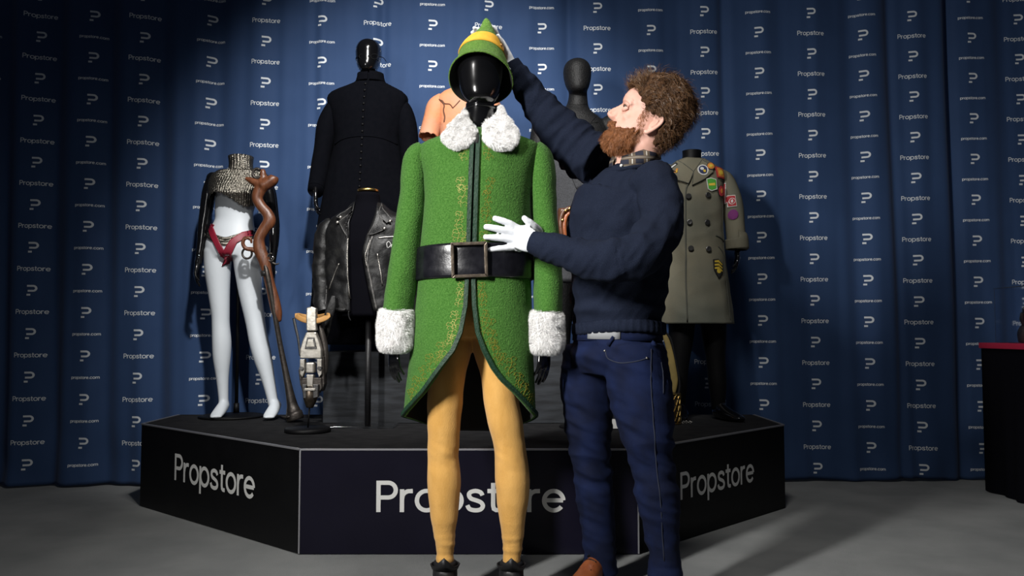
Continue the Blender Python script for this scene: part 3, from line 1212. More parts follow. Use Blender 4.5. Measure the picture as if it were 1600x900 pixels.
for sd, poly in enumerate(LOBES):
    g = G()
    cxp = sum(p[0] for p in poly) / len(poly)
    cyp = sum(p[1] for p in poly) / len(poly)
    shr = [(cxp + (x - cxp) * .88, cyp + (y - cyp) * .89) for x, y in poly]
    for iy in range(168, 242, 4):
        for ix in range(684, 820, 4):
            if inside(ix, iy, shr):
                ell(g, W(ix, iy, collar_y(ix, iy)), (.0130, .0100, .0130), n=10, m=8)
    for x, y in dens(shr, 6):
        ell(g, W(x, y, collar_y(x, y)), (.0075, .0075, .0075), n=8, m=6)
    # the strip that runs back round the neck
    e0 = poly[0] if sd == 0 else poly[3]
    sx_ = 1 if sd == 0 else -1
    tube(g, [W(e0[0] + 1 * sx_, e0[1] + 8, collar_y(e0[0], e0[1])), W(e0[0] + 2 * sx_, e0[1] + 5, YE), W(e0[0] + 9 * sx_, e0[1] + 4, YE + .05), W(749, 182, YE + .078)], [(.010, .022), (.010, .026), (.010, .026), (.010, .024)], n=14, sub=5)
    g = remesh(g, .0045, 8)
    co = part('fur_collar', g, M['fur'], coat)
    h = G()
    fur(h, g, 26000, .010, w=.00045, droop=V(((-.25 if sd == 0 else .25), -.1, -.55)), spread=.6, rnd=random.Random(6 + sd))
    part('fur_strands', h, M['fur'], co, kind='stuff')

# small hook under the chin
g = G()
tube(g, [W(745, 209, YE - .105), W(746, 216, YE - .118), W(745, 224, YE - .125)], [.008, .007, .006], n=10)
part('collar_clasp', g, M['lining'], coat)

# wide belt and buckle
bl = None
g = G()
rows = []
for k, (py, off) in enumerate(((387, .004), (388, .0095), (391, .0115), (400, .012), (412, .0125), (425, .012), (435, .0115), (438, .0095), (439, .004))):
    r = []
    for j in range(96):
        ph = 2 * PI * j / 96
        sl = 1.2 * math.sin(ph)
        r.append(coat_pt(py + sl - 2 * math.cos(ph), ph, off + .002 * noise.noise(V((ph * 2, py * .05, 0)))))
    rows.append(r)
sheet(g, rows, closed=True)
bl = part('belt', g, M['leather_belt'], elf)
g = G()
bc = W(737, 412, YE)
yb = coat_pt(412, 0, .022).y
rot = Matrix.Rotation(math.radians(-2), 3, 'Y')


def bk(u, v, w):
    return V((bc.x, yb - .004, bc.z)) + rot @ V((u, w, v))


wo, ho, t = .0605, .059, .0115
for poly in ([(-wo, ho), (wo, ho), (wo - t, ho - t), (-wo + t, ho - t)], [(-wo, -ho), (-wo + t, -ho + t), (wo - t, -ho + t), (wo, -ho)],
             [(-wo, -ho), (-wo, ho), (-wo + t, ho - t), (-wo + t, -ho + t)], [(wo, -ho), (wo - t, -ho + t), (wo - t, ho - t), (wo, ho)]):
    prism(g, poly[::-1], bk, .011)
bo = part('buckle', g, M['bronze'], bl, smooth=False)
m = bo.modifiers.new('bevel', 'BEVEL')
m.width = .0025
m.segments = 2

# gold embroidered sprigs beside the front edges
MOT = [(724, 240, 12), (763, 240, 12), (720, 290, 12), (724, 308, 16), (764, 292, 14), (762, 310, 12), (717, 344, 13), (761, 338, 13), (716, 372, 14), (758, 375, 12), (726, 372, 8),
       (722, 452, 13), (720, 468, 12), (752, 454, 12), (754, 470, 11), (713, 500, 13), (708, 517, 13), (757, 496, 11), (762, 512, 14), (768, 528, 12), (693, 548, 13), (777, 552, 12), (783, 562, 10),
       (673, 568, 15), (797, 574, 14), (661, 585, 11), (811, 594, 11), (648, 603, 13), (820, 612, 12), (641, 620, 10), (829, 626, 9), (686, 558, 8), (703, 532, 9), (772, 540, 9)]
rnd = random.Random(12)
for (mx, my, s) in MOT:
    g = G()
    c = W(mx, my, YE - .12)
    r = s * SE * .92
    ang = rnd.uniform(1.2, 1.9)
    ax = (math.cos(ang), math.sin(ang))
    st = [(c.x + ax[0] * r * t + .2 * r * math.sin(2.5 * t), c.z + ax[1] * r * t) for t in (-1.1, -.5, 0, .5, 1.1)]
    strip(g, coat_s, st, .0009, .0009, sub=3, off=.0005)
    for t in (-.7, -.1, .5, .95):
        for sg in (-1, 1):
            bx0, bz0 = c.x + ax[0] * r * t, c.z + ax[1] * r * t
            a2 = ang + sg * rnd.uniform(.7, 1.3)
            L = r * rnd.uniform(.35, .75)
            pp = [(bx0, bz0), (bx0 + math.cos(a2) * L * .6, bz0 + math.sin(a2) * L * .6), (bx0 + math.cos(a2 + sg * .7) * L, bz0 + math.sin(a2 + sg * .7) * L), (bx0 + math.cos(a2 + sg * 1.1) * L * .7, bz0 + math.sin(a2 + sg * 1.1) * L * .7)]
            strip(g, coat_s, pp, .0009, .0009, sub=2, off=.0005)
    part('embroidered_sprig', g, M['gold_thread'], coat, smooth=False)

# ------------------------------------------------------------------ felt hat
hat = thing('pointed_hat', 'pointed green felt hat with a yellow band on the black mannequin head', 'hat', tuple(W(752, 125, YE)))
tip = W(760, 29, YE + .045)
brim = W(750, 124, YE + .01)
axis = (tip - brim)
HL = axis.length
az = axis.normalized()
axx = V((1, 0, 0))
axx = (axx - az * axx.dot(az)).normalized()
# the opening looks a little forward: the front of the brim is raised
ayy = az.cross(axx)
prof = [(0, .003), (.03, .010), (.09, .017), (.17, .024), (.28, .039), (.40, .056), (.52, .071), (.64, .083), (.76, .0915), (.88, .101), (.95, .109), (1.0, .1155)]


def hat_pt(t, th, off=0.0):
    r = lerp_tab(prof, t)[0] + off
    # tilt of the rings grows towards the brim: front up, back down
    tilt = .42 * max(0.0, (t - .25) / .75) ** 1.0
    lx, ly = math.cos(th) * r, math.sin(th) * r          # ly > 0 is towards the back
    c = brim.lerp(tip, 1 - t)
    wv = 1 + .02 * math.sin(3 * th + 1) * t
    return c + axx * lx * wv + ayy * ly * wv - az * (ly * tilt) + axx * (.004 * math.sin(t * 9))


rows = [[hat_pt(t / 40, 2 * PI * j / 64) for j in range(64)] for t in range(41)]
g = sheet(G(), rows, closed=True)
g.f.append(tuple(range(64)))
g.f = [f[::-1] for f in g.f]
displace(g, lambda p: .0012 * nz(p, 40))
part('crown', g, M['green_hat'], hat, solid=(0.005, -1, M['lining']))
rows = []
for t, off in ((.345, .0005), (.35, .004), (.40, .0045), (.47, .0045), (.55, .0045), (.61, .004), (.615, .0005)):
    rows.append([hat_pt(t + .012 * math.sin(th * 2 + .5), th, off) for th in [2 * PI * j / 64 for j in range(64)]])
part('hat_band', sheet(G(), rows, closed=True), M['yellow_felt'], hat)
g = G()
ell(g, hat_pt(.50, -PI * .13, .004), (.006, .006, .006))
strip_p = [hat_pt(.47 + .05 * i, -PI * .10 + .02 * i, .0055) for i in range(3)]
tube(g, strip_p, [.003, .0035, .002], n=8)
part('band_stitch', g, M['tan_strap'], hat)
# ------------------------------------------------------------------ the man beside the costume
man = thing('person', 'bearded man in a navy sweater, dark jeans and white gloves adjusting the hat', 'person', (W(975, 800, 2.88).x, 2.88, 0))
SH = V((.70, -.71, 0)).normalized()        # across the shoulders: far -> near
FW = V((-.71, -.70, 0)).normalized()       # the way the chest faces

# head frame
TILT = math.radians(26)
YAW = math.radians(4)
HF = V((-math.cos(TILT) * math.cos(YAW), math.cos(TILT) * math.sin(YAW), math.sin(TILT)))
HU = (V((0, 0, 1)) - HF * HF.z).normalized()
HLt = HU.cross(HF)                          # his left: towards the camera
HO = W(1009, 198, 2.85)
HS = 1.08


def H(x, y, z):
    return HO + (HF * x + HLt * y + HU * z) * HS


HM = Matrix((HF, HLt, HU)).transposed()
# skull and face: (z, front, back, half width), origin at the ear canal
FACE = [(-.118, .060, .020, .022), (-.108, .088, -.010, .040), (-.090, .0985, -.035, .050), (-.070, .0965, -.052, .0555), (-.052, .0985, -.066, .0600), (-.036, .0985, -.078, .0640), (-.018, .0945, -.088, .0680), (.004, .0915, -.095, .0705),
        (.020, .0885, -.0985, .0715), (.034, .0925, -.100, .0730), (.048, .0985, -.101, .0745), (.070, .0970, -.101, .0760), (.090, .0890, -.097, .0740), (.108, .0730, -.087, .0660), (.122, .0480, -.068, .0520), (.132, .0150, -.040, .0300), (.135, -.008, -.016, .004)]


FACE = [((z * .86 if z < 0 else z), f + (.006 if .04 < z < .1 else 0), b, w) for z, f, b, w in FACE]


def head_ring(z, fr, bk, hw, n=40, grow=0.0):
    c, h = (fr + bk) / 2, (fr - bk) / 2
    out = []
    for j in range(n):
        th = 2 * PI * j / n
        cx, sy = math.cos(th), math.sin(th)
        ex = 2.35
        cx = math.copysign(abs(cx) ** (2 / ex), cx)
        sy = math.copysign(abs(sy) ** (2 / ex), sy)
        taper = 1 - .16 * max(0, cx) ** 2
        out.append(H(c + (h + grow) * cx, (hw + grow) * sy * taper, z))
    return out


g = G()
fr = cr(FACE, 3)
rows = [head_ring(*r) for r in fr]
sheet(g, rows, closed=True)
g.f.append(tuple(range(40))[::-1])
g.f.append(tuple(range(len(g.v) - 40, len(g.v))))
skull = G().join(g)
# nose
tube(g, [H(.094, 0, .034), H(.1035, 0, .019), H(.1155, 0, .004), H(.1235, 0, -.0075), H(.1225, 0, -.014), H(.112, 0, -.0195), H(.096, 0, -.024)], [(.0065, .0075), (.0072, .0090), (.0085, .0090), (.0095, .0080), (.0095, .0072), (.0095, .0068), (.009, .007)], n=14, hint=HLt)
tube(g, [H(.086, 0, .032), H(.092, 0, .016), H(.0985, 0, .002), H(.101, 0, -.010), H(.097, 0, -.018)], [(.009, .011), (.010, .013), (.0125, .015), (.0145, .015), (.012, .010)], n=14, hint=HLt)
for s in (-1, 1):
    ell(g, H(.1045, .0120 * s, -.0145), (.0105, .0065, .0070), HM)
    # brow ridge and cheek bone
    tube(g, [H(.090, .008 * s, .040), H(.0925, .025 * s, .044), H(.082, .045 * s, .040), H(.068, .055 * s, .03)], [.009, .0105, .0095, .007], n=10)
    ell(g, H(.058, .044 * s, -.010), (.024, .014, .018), HM)
# neck and a slim body under the clothes, so that the figure is one surface
NB = W(981, 262, 2.885)
tube(g, [H(-.025, 0, -.02), H(-.030, 0, -.06), HO.lerp(NB, .62) + V((.008, 0, 0)), NB, NB - V((0, 0, .05))], [(.056, .066), (.055, .062), (.056, .058), (.06, .06), (.08, .07)], n=24, hint=SH)
shN, shF = W(1028, 282, 2.74), W(920, 248, 3.0)
chest = W(972, 330, 2.88)
belly = W(966, 430, 2.88)
pelv = W(964, 535, 2.89)
tube(g, [NB - V((0, 0, .03)), W(976, 290, 2.88), chest, belly, W(964, 500, 2.89), pelv, W(964, 575, 2.89)], [(.06, .055), (.11, .065), (.14, .09), (.14, .10), (.145, .10), (.15, .105), (.09, .08)], n=24, hint=SH)
ARM_N = [shN, W(1030, 345, 2.68), W(985, 402, 2.56), W(915, 402, 2.60), W(848, 382, 2.675)]
ARM_F = [shF, W(880, 208, 3.02), W(842, 166, 3.0), W(815, 128, 2.99), W(797, 98, 2.985)]
tube(g, ARM_N, [.035, .04, .04, .035, .026], n=14)
tube(g, ARM_F, [.035, .04, .04, .034, .022], n=14)
LEG_N = [W(992, 540, 2.80), W(998, 600, 2.79), W(1008, 660, 2.77), W(1018, 715, 2.765), W(1028, 780, 2.77), W(1036, 850, 2.785), W(1039, 905, 2.79)]
LEG_F = [W(925, 540, 2.98), W(919, 600, 2.99), W(919, 660, 2.995), W(923, 715, 3.0), W(930, 780, 3.01), W(937, 850, 3.02), W(938, 890, 3.025)]
for L in (LEG_N, LEG_F):
    tube(g, L, [.07, .07, .06, .048, .045, .035, .032], n=14)
body = remesh(g, .0048, 3, .5)
part('body', body, M['skin'], man)
body_s = BVHTree.FromPolygons(body.v, body.f)

# ear (both)
for s in (-1, 1):
    g = G()
    e = H(-.012, .073 * s, -.002)
    ax = (HF * -.25 + HU * 1).normalized()
    bx = (HF * -.94 + HLt * s * .30 + HU * -.1).normalized()
    E = lambda a, b, c=0: e + (ax * a + bx * b) * HS + HLt * s * c
    pts = [E(-.028, .0), E(-.034, .008), E(-.022, .017), E(-.004, .024), (E(.014, .027)), E(.028, .022), E(.034, .010), E(.028, .0), E(.015, -.002)]
    tube(g, pts, [.0055, .0072, .006, .0052, .0052, .0052, .005, .0045, .004], n=10, sub=4)
    ell(g, E(.002, .010, -.002), (.030, .014, .005), Matrix((ax, bx, ax.cross(bx))).transposed())
    tube(g, [E(-.018, .006, .003), E(0, .014, .003), E(.018, .014, .003)], [.0035, .004, .003], n=8)
    g = remesh(g, .0026, 4)
    part('ear', g, M['skin'], man)
    # eye with lids
    g = G()
    ell(g, H(.0785, .031 * s, .0225), .0112 * HS, n=16, m=10)
    ey = part('eye', g, M['eye'], man)
    g = G()
    ell(g, H(.0872, .0312 * s, .0240), (.0032, .0058, .0058), HM, n=12, m=8)
    part('iris', g, M['iris'], ey)
    g = G()
    tube(g, [H(.086, .016 * s, .0235), H(.0895, .026 * s, .0325), H(.0855, .038 * s, .0325), H(.0745, .047 * s, .025)], [(.004, .007), (.0055, .0085), (.0055, .0085), (.004, .006)], n=10, sub=4)
    part('upper_eyelid', g, M['skin'], ey)
    g = G()
    tube(g, [H(.085, .017 * s, .0165), H(.0880, .028 * s, .0125), H(.0835, .039 * s, .0135), H(.075, .047 * s, .019)], [(.0035, .005), (.005, .007), (.005, .007), (.004, .005)], n=10, sub=4)
    part('lower_eyelid', g, M['skin'], ey)
    g = tube(G(), [H(.0895, .017 * s, .0215), H(.0925, .027 * s, .0262), H(.0890, .038 * s, .0262), H(.0785, .047 * s, .0215)], [.0010, .0018, .0018, .0010], n=6, sub=4)
    part('eyelashes', g, M['hair'], ey)
    # eyebrow
    g = G()
    rb = random.Random(3)
    for i in range(260):
        t = rb.random()
        b = H(.0985 - .030 * t * t, (.010 + .042 * t) * s, .044 + .007 * math.sin(t * 3) + rb.uniform(-.003, .003))
        d = (HLt * s * (.5 + t) - HF * .6 * t + HF * .35 + HU * .35 * (1 - t)).normalized()
        k = len(g.v)
        sd = d.cross(HF).normalized() * .0005
        g.v += [b - sd, b + sd, b + d * .010]
        g.f.append((k, k + 1, k + 2))
    part('eyebrow', g, M['beard'], man, smooth=False)
# lips
g = G()
tube(g, [H(.088, -.020, -.052), H(.0975, -.009, -.0485), H(.101, 0, -.0485), H(.0975, .009, -.0485), H(.088, .020, -.052)], [.003, .005, .0055, .005, .003], n=10)
part('upper_lip', g, M['lip'], man)
g = G()
tube(g, [H(.088, -.019, -.054), H(.096, -.009, -.0575), H(.0995, 0, -.058), H(.096, .009, -.0575), H(.088, .019, -.054)], [.003, .005, .006, .005, .003], n=10)
part('lower_lip', g, M['lip'], man)


# hair: a soft mass over the scalp plus wavy strands
def to_head(p):
    q = p - HO
    return V((q.dot(HF) / HS, q.dot(HLt) / HS, q.dot(HU) / HS))


def scalp(q):
    """is this point of the head (local) under the hair?"""
    x, y, z = q
    if z > .085 and x < .088:
        return True
    # temple and sideburn line, then behind the ear down to the nape
    if z > .030:
        return x < .018 + .050 * max(0, min(1, (z - .03) / .055))
    return x < -.044 and z > -.078


rs = random.Random(21)
hr = G()
n_sk = normals(skull)
mass = G()
for p, k in zip(skull.v, n_sk):
    q = to_head(p)
    if scalp(q) and q.z > -.075:
        thick = .008 + .010 * max(0, min(1, (-q.x + .05) / .12)) * max(0.25, min(1, (q.z + .08) / .09)) + .020 * max(0, (q.z - .06) / .06)
        if q.z < .03 and q.x > 0:
            thick = .005
        thick *= 1 + .45 * nz(p, 38) + .25 * nz(p, 80)
        if rs.random() < .8:
            ell(mass, p + k * thick * .35, max(.010, thick * .72), n=8, m=6)
mass = remesh(mass, .0052, 2)
displace(mass, lambda p: .005 * nz(p, 60) + .0025 * nz(p, 130))
hm = part('hair', mass, M['hair_mass'], man)


def strands(g, base, count, length, curl, width, keepf, bias, rnd, segs=6, lift=.6):
    tris, acc, tot = [], [], 0
    for f in base.f:
        for k in range(1, len(f) - 1):
            a, b, c = base.v[f[0]], base.v[f[k]], base.v[f[k + 1]]
            q = to_head((a + b + c) / 3)
            if not keepf(q):
                continue
            tot += (b - a).cross(c - a).length
            tris.append((a, b, c))
            acc.append(tot)
    import bisect
    for _ in range(count):
        i = min(bisect.bisect(acc, rnd.random() * tot), len(tris) - 1)
        a, b, c = tris[i]
        u, v = rnd.random(), rnd.random()
        if u + v > 1:
            u, v = 1 - u, 1 - v
        p = a + (b - a) * u + (c - a) * v
        n = (b - a).cross(c - a).normalized()
        q = to_head(p)
        fl = bias(q)
        cl = V((nz(p, 24, 1), nz(p, 24, 5), nz(p, 24, 11)))
        d = (n * lift + fl + cl * curl + V((rnd.gauss(0, .2), rnd.gauss(0, .2), rnd.gauss(0, .2)))).normalized()
        L = length(q) * rnd.uniform(.6, 1.15)
        ph = nz(p, 20, 31) * 8
        sA = d.cross(V((rnd.uniform(-1, 1), rnd.uniform(-1, 1), rnd.uniform(-1, 1)))).normalized()
        cA = d.cross(sA)
        k0 = len(g.v)
        pos = p.copy()
        for j in range(segs + 1):
            t = j / segs
            off = (sA * math.sin(ph + t * 5.5) + cA * math.cos(ph + t * 5.5)) * curl * .007 * t
            dd = (d + fl * t * .9 + n * (-.35 * t)).normalized()
            if j:
                pos = pos + dd * L / segs
            w = width * (1 - .75 * t)
            s = dd.cross(n + sA * .4).normalized() * w
            g.v += [pos + off - s, pos + off + s]
        for j in range(segs):
            a0 = k0 + 2 * j
            g.f.append((a0, a0 + 1, a0 + 3, a0 + 2))
    return g


g = G()
strands(g, mass, 7500, lambda q: (.022 + .014 * max(0, q.z / .12)) if (q.z > .03 or q.x < -.05) else .010, 1.3, .00075, lambda q: True,
        lambda q: (-HF * .5 - HU * (.55 if q.x < 0 else .05)) if q.x < .05 else (HF * .35 + HU * .5), rs)
part('hair_strands', g, M['hair'], hm, kind='stuff')


# beard
def beard_zone(q):
    x, y, z = q
    if z < -.024 and x > .0 + .25 * max(0, -.06 - z):
        if z > -.058 and abs(y) < .026 and x > .085 and z < -.046 and False:
            return False
        line = -.026 - .028 * max(0, min(1, (x - .01) / .07)) if abs(y) > .028 else -.034
        return z < line
    return .008 < x < .028 and z < .034 and abs(y) > .04


bm_ = G()
for p, k in zip(skull.v, n_sk):
    q = to_head(p)
    if beard_zone(q) and q.z < -.026 and q.x > .012:
        if abs(q.y) < .024 and -.062 < q.z < -.046 and q.x > .08:
            continue
        th = .002 + .010 * max(0, min(1, (-q.z - .05) / .05)) * max(0, min(1, q.x / .07))
        ell(bm_, p + k * th * .5, .0055 + th * .7, n=8, m=6)
for q, r in (((.098, 0, -.082), .018), ((.093, .014, -.082), .017), ((.093, -.014, -.082), .017), ((.080, 0, -.094), .017), ((.065, .022, -.094), .015), ((.065, -.022, -.094), .015), ((.104, 0, -.070), .011),
             ((.045, .034, -.090), .013), ((.045, -.034, -.090), .013), ((.105, .011, -.0365), .0080), ((.105, -.011, -.0365), .0080), ((.100, .022, -.044), .0080), ((.100, -.022, -.044), .0080), ((.108, 0, -.0345), .0065)):
    ell(bm_, H(*q), r * HS, n=10, m=8)
bm_ = remesh(bm_, .0042, 3)
displace(bm_, lambda p: .0035 * nz(p, 70) + .0025 * nz(p, 160) - .001)
bd = part('beard', bm_, M['beard_mass'], man)
g = G()
strands(g, skull, 3200, lambda q: .009, .5, .0006, lambda q: beard_zone(q) and abs(q.y) > .02 and q.x < .09, lambda q: -HU * .9 - HF * .1, random.Random(9), segs=4, lift=.35)
strands(g, bm_, 9000, lambda q: .010 + .009 * max(0, min(1, (-q.z - .05) / .06)), .7, .0006, lambda q: True, lambda q: -HU * .8 + HF * .25 * (1 if q.x > .08 else -.3), random.Random(8), segs=4, lift=.55)
part('beard_strands', g, M['beard'], bd, kind='stuff')

# ---- sweater
g = G()
tube(g, [W(988, 272, 2.885), W(983, 287, 2.88), W(978, 311, 2.88), chest, W(968, 385, 2.88), belly, W(965, 470, 2.885), W(966, 500, 2.885), W(966, 517, 2.885)],
     [(.080, .074), (.145, .096), (.188, .128), (.202, .144), (.192, .145), (.182, .142), (.180, .142), (.170, .138), (.164, .134)], n=40, sub=6, hint=SH)


def wobn(t):
    return 1 + .05 * math.sin(60 * t) * math.exp(-((t - .5) / .12) ** 2) + .03 * math.sin(95 * t + 1) * (t > .7)


def wobf(t):
    return 1 + .055 * math.sin(85 * t + .6) * math.exp(-((t - .28) / .22) ** 2)


tube(g, [W(1018, 272, 2.76), W(1030, 300, 2.71), W(1030, 345, 2.66), W(1010, 388, 2.58), W(975, 408, 2.545), W(935, 407, 2.57), W(890, 397, 2.615), W(855, 386, 2.66), W(834, 379, 2.685)],
     [.066, .074, .074, .073, .070, .064, .056, .045, .036], n=28, sub=8, wob=wobn)
ell(g, W(1018, 290, 2.755), (.078, .07, .062))
tube(g, [W(940, 255, 2.96), W(915, 240, 3.0), W(882, 212, 3.02), W(850, 175, 3.01), W(826, 142, 2.995), W(808, 112, 2.99), W(801, 100, 2.988)],
     [.095, .098, .085, .067, .052, .036, .029], n=28, sub=8, wob=wobf)
sw = remesh(g, .0062, 2)


def knit(p):
    d = .006 * nz((p.x + .4 * p.z, p.y, p.z), (9, 9, 16), 3) + .003 * nz((p.x - .5 * p.z, p.y, p.z), (18, 18, 30))
    u_ = (p.x * .6 + p.z * .8, p.y, p.z * .6 - p.x * .8)
    d += .0085 * ridge(u_, (3.2, 6, 13), 2.3) * (1 if p.x < W(1045, 300, 2.8).x else .5)
    d += .0035 * ridge(u_, (7, 12, 30), 5.1)
    # folds that hang from the shoulders and gather above the hem
    c = W(966, 505, 2.885)
    hem = math.exp(-((p.z - c.z - .05) / .09) ** 2)
    d += hem * .013 * nz(p, (5, 5, 26), 4)
    ch = math.exp(-((p.z - W(966, 350, 2.8).z) / .16) ** 2)
    d += ch * .012 * nz((p.x + .5 * p.z, p.y, p.z * .35), (15, 15, 15), 2)
    return d


displace(sw, knit)
# cut the neck opening: keep only what lies below the collar plane
swo = part('sweater', sw, M['sweater'], man)
sw_s = Surf(sw)
# ribbed neckband, hem and cuffs
g = G()
for z0, r1, r2, cpx, cpy in ((0, .066, .062, 984, 263),):
    c = W(cpx, cpy, 2.875)
    ring = []
    for j in range(40):
        th = 2 * PI * j / 40
        q = c + SH * (.090 * math.cos(th)) + FW * (.086 * math.sin(th)) + V((0, 0, .012 * math.cos(th) * 0 - .020 * math.sin(th)))
        ring.append(q)
    tube(g, ring, [.0085] * 40, n=10, sub=1, closed=True, hint=(0, 0, 1))
part('neckband', g, M['sweater'], swo)
g = G()
c = W(966, 512, 2.885)
rows = []
for k, (dz, r) in enumerate(((.022, .0), (.018, .006), (-.012, .007), (-.020, .003), (-.020, -.008))):
    rr = []
    for j in range(120):
        th = 2 * PI * j / 120
        rib = .0022 * (1 if j % 3 else -1)
        rr.append(c + SH * ((.165 + r + rib) * math.cos(th)) + FW * ((.135 + r + rib) * math.sin(th)) + V((0, 0, dz + .006 * math.sin(th * 2))))
    rows.append(rr)
part('ribbed_hem', sheet(G(), rows, closed=True), M['sweater'], swo)
for path, rr in (([W(852, 385, 2.663), W(840, 381, 2.68), W(831, 378, 2.688)], (.043, .040, .037)), ([W(812, 119, 2.992), W(804, 106, 2.99), W(799, 97, 2.988)], (.036, .033, .030))):
    g = tube(G(), path, list(rr), n=28, sub=4, cap=True)
    part('cuff', g, M['sweater'], swo)

# shirt collar with a small white button
g = G()
c0 = W(990, 254, 2.875)
for k in (0,):
    rows = []
    for t in range(5):
        rr = []
        for j in range(49):
            th = math.radians(100 + 12) + (2 * PI - math.radians(24)) * j / 48
            up = (.0, .028, .044, .022, -.006)[t]
            rad = (.078, .075, .079, .088, .092)[t]
            front = max(0, math.cos(th - PI / 2)) ** 2
            q = c0 + SH * (rad * math.cos(th)) + FW * ((rad - .003) * math.sin(th)) + V((0, 0, up - .024 * math.sin(th) * .9 - front * (.012 if t in (1, 2) else 0) - (.010 * front if t > 2 else 0)))
            rr.append(q + V((.004, 0, 0)))
        rows.append(rr)
    sheet(g, rows)
sc = part('shirt_collar', g, M['plaid'], man, solid=(.002, 0))
g = G()
ell(g, c0 + FW * .090 + SH * .016 + V((0, 0, -.026)), (.0055, .0055, .0055), n=10, m=8)
part('collar_button', g, M['p_white'], sc)

# t-shirt edge under the sweater
g = G()
c = W(965, 522, 2.89)
rows = []
for dz, r in ((.03, .0), (-.008, .002), (-.009, -.006)):
    rows.append([c + SH * ((.168 + r) * math.cos(2 * PI * j / 60)) + FW * ((.139 + r) * math.sin(2 * PI * j / 60)) + V((0, 0, dz - .007 * math.sin(2 * PI * j / 60 + .5) - .001)) for j in range(9, 17)])
part('undershirt_hem', sheet(G(), rows), M['tee'], man, solid=(.002, 0))

# ---- jeans
g = G()
tube(g, [W(964, 517, 2.89), W(963, 535, 2.89), W(963, 560, 2.89), W(962, 585, 2.89)], [(.158, .126), (.166, .136), (.172, .14), (.13, .11)], n=36, hint=SH)
rn = random.Random(5)


def stack(t):
    k = math.exp(-((t - .5) / .07) ** 2) * .035 + (math.exp(-((t - .97) / .13) ** 2)) * .055
    return 1 + k * math.sin(t * 110) + .012 * math.sin(t * 37)


tube(g, LEG_N + [W(1040, 925, 2.79)], [(.098, .104), (.106, .112), (.094, .100), (.074, .080), (.070, .076), (.055, .062), (.056, .064), (.06, .068)], n=30, sub=8, wob=stack)
tube(g, LEG_F + [W(937, 893, 3.026)], [(.096, .104), (.098, .106), (.086, .096), (.070, .078), (.066, .074), (.056, .064), (.059, .068), (.06, .068)], n=30, sub=8, wob=stack)
jn = remesh(g, .0062, 2)


def jean(p):
    d = .004 * nz(p, 14) + .004 * nz((p.x, p.y, p.z + .4 * p.x), (14, 14, 45))
    for L in (LEG_N, LEG_F):
        k = L[3]
        w = math.exp(-((p - k).length / .13) ** 2)
        d += w * .006 * math.sin(80 * (p.z + .5 * p.x) + 3 * nz(p, 9))
        k = L[-1]
        w = math.exp(-((p.z - k.z) / .08) ** 2) * (1 if abs(p.x - k.x) < .12 else 0)
        d += w * .006 * nz(p, (8, 8, 40), 6)
    d += .0065 * ridge((p.x, p.y, p.z + .35 * p.x), (5, 5, 17), 4.4)
    c = LEG_N[0]
    w = math.exp(-((p - c).length / .14) ** 2)
    d += w * .006 * nz((p.x, p.y, p.z + .6 * p.x), (9, 9, 34), 1)
    return d


displace(jn, jean)
jo = part('jeans', jn, M['denim'], man)
jn_s = Surf(jn)
g = G()
wz = W(964, 520, 2.89)
rows = []
for dz, r in ((.014, -.002), (.015, .004), (-.016, .007), (-.017, .001)):
    rows.append([wz + SH * ((.161 + r) * math.cos(2 * PI * j / 72)) + FW * ((.130 + r) * math.sin(2 * PI * j / 72)) + V((0, 0, dz - .01)) for j in range(72)])
part('waistband', sheet(G(), rows, closed=True), M['denim'], jo)
for (a, b) in ((948, 0), (1017, 1)):
    g = strip(G(), jn_s, [(W(a, 516, 2.78).x, W(a, 512, 2.78).z), (W(a + 1, 540, 2.78).x, W(a + 1, 540, 2.78).z)], .011, .010, sub=1)
    part('belt_loop', g, M['denim'], jo)
for pts in ([(949, 548), (952, 560), (968, 567), (990, 565), (1011, 559)], [(1017, 545), (1016, 600), (1019, 660), (1024, 720), (1032, 790), (1040, 880)], [(1034, 566), (1037, 585), (1036, 615)]):
    g = strip(G(), jn_s, [(W(a, b, 2.70).x, W(a, b, 2.70).z) for a, b in pts], .0035, .002, sub=6)
    part('seam', g, M['denim_stitch'], jo)
for a, b in ((948, 549), (1009, 559)):
    p, n = jn_s.hit(W(a, b, 2.70).x, W(a, b, 2.70).z, .002)
    part('rivet', ell(G(), p, (.004, .004, .004), n=10, m=6), M['chrome'], jo)

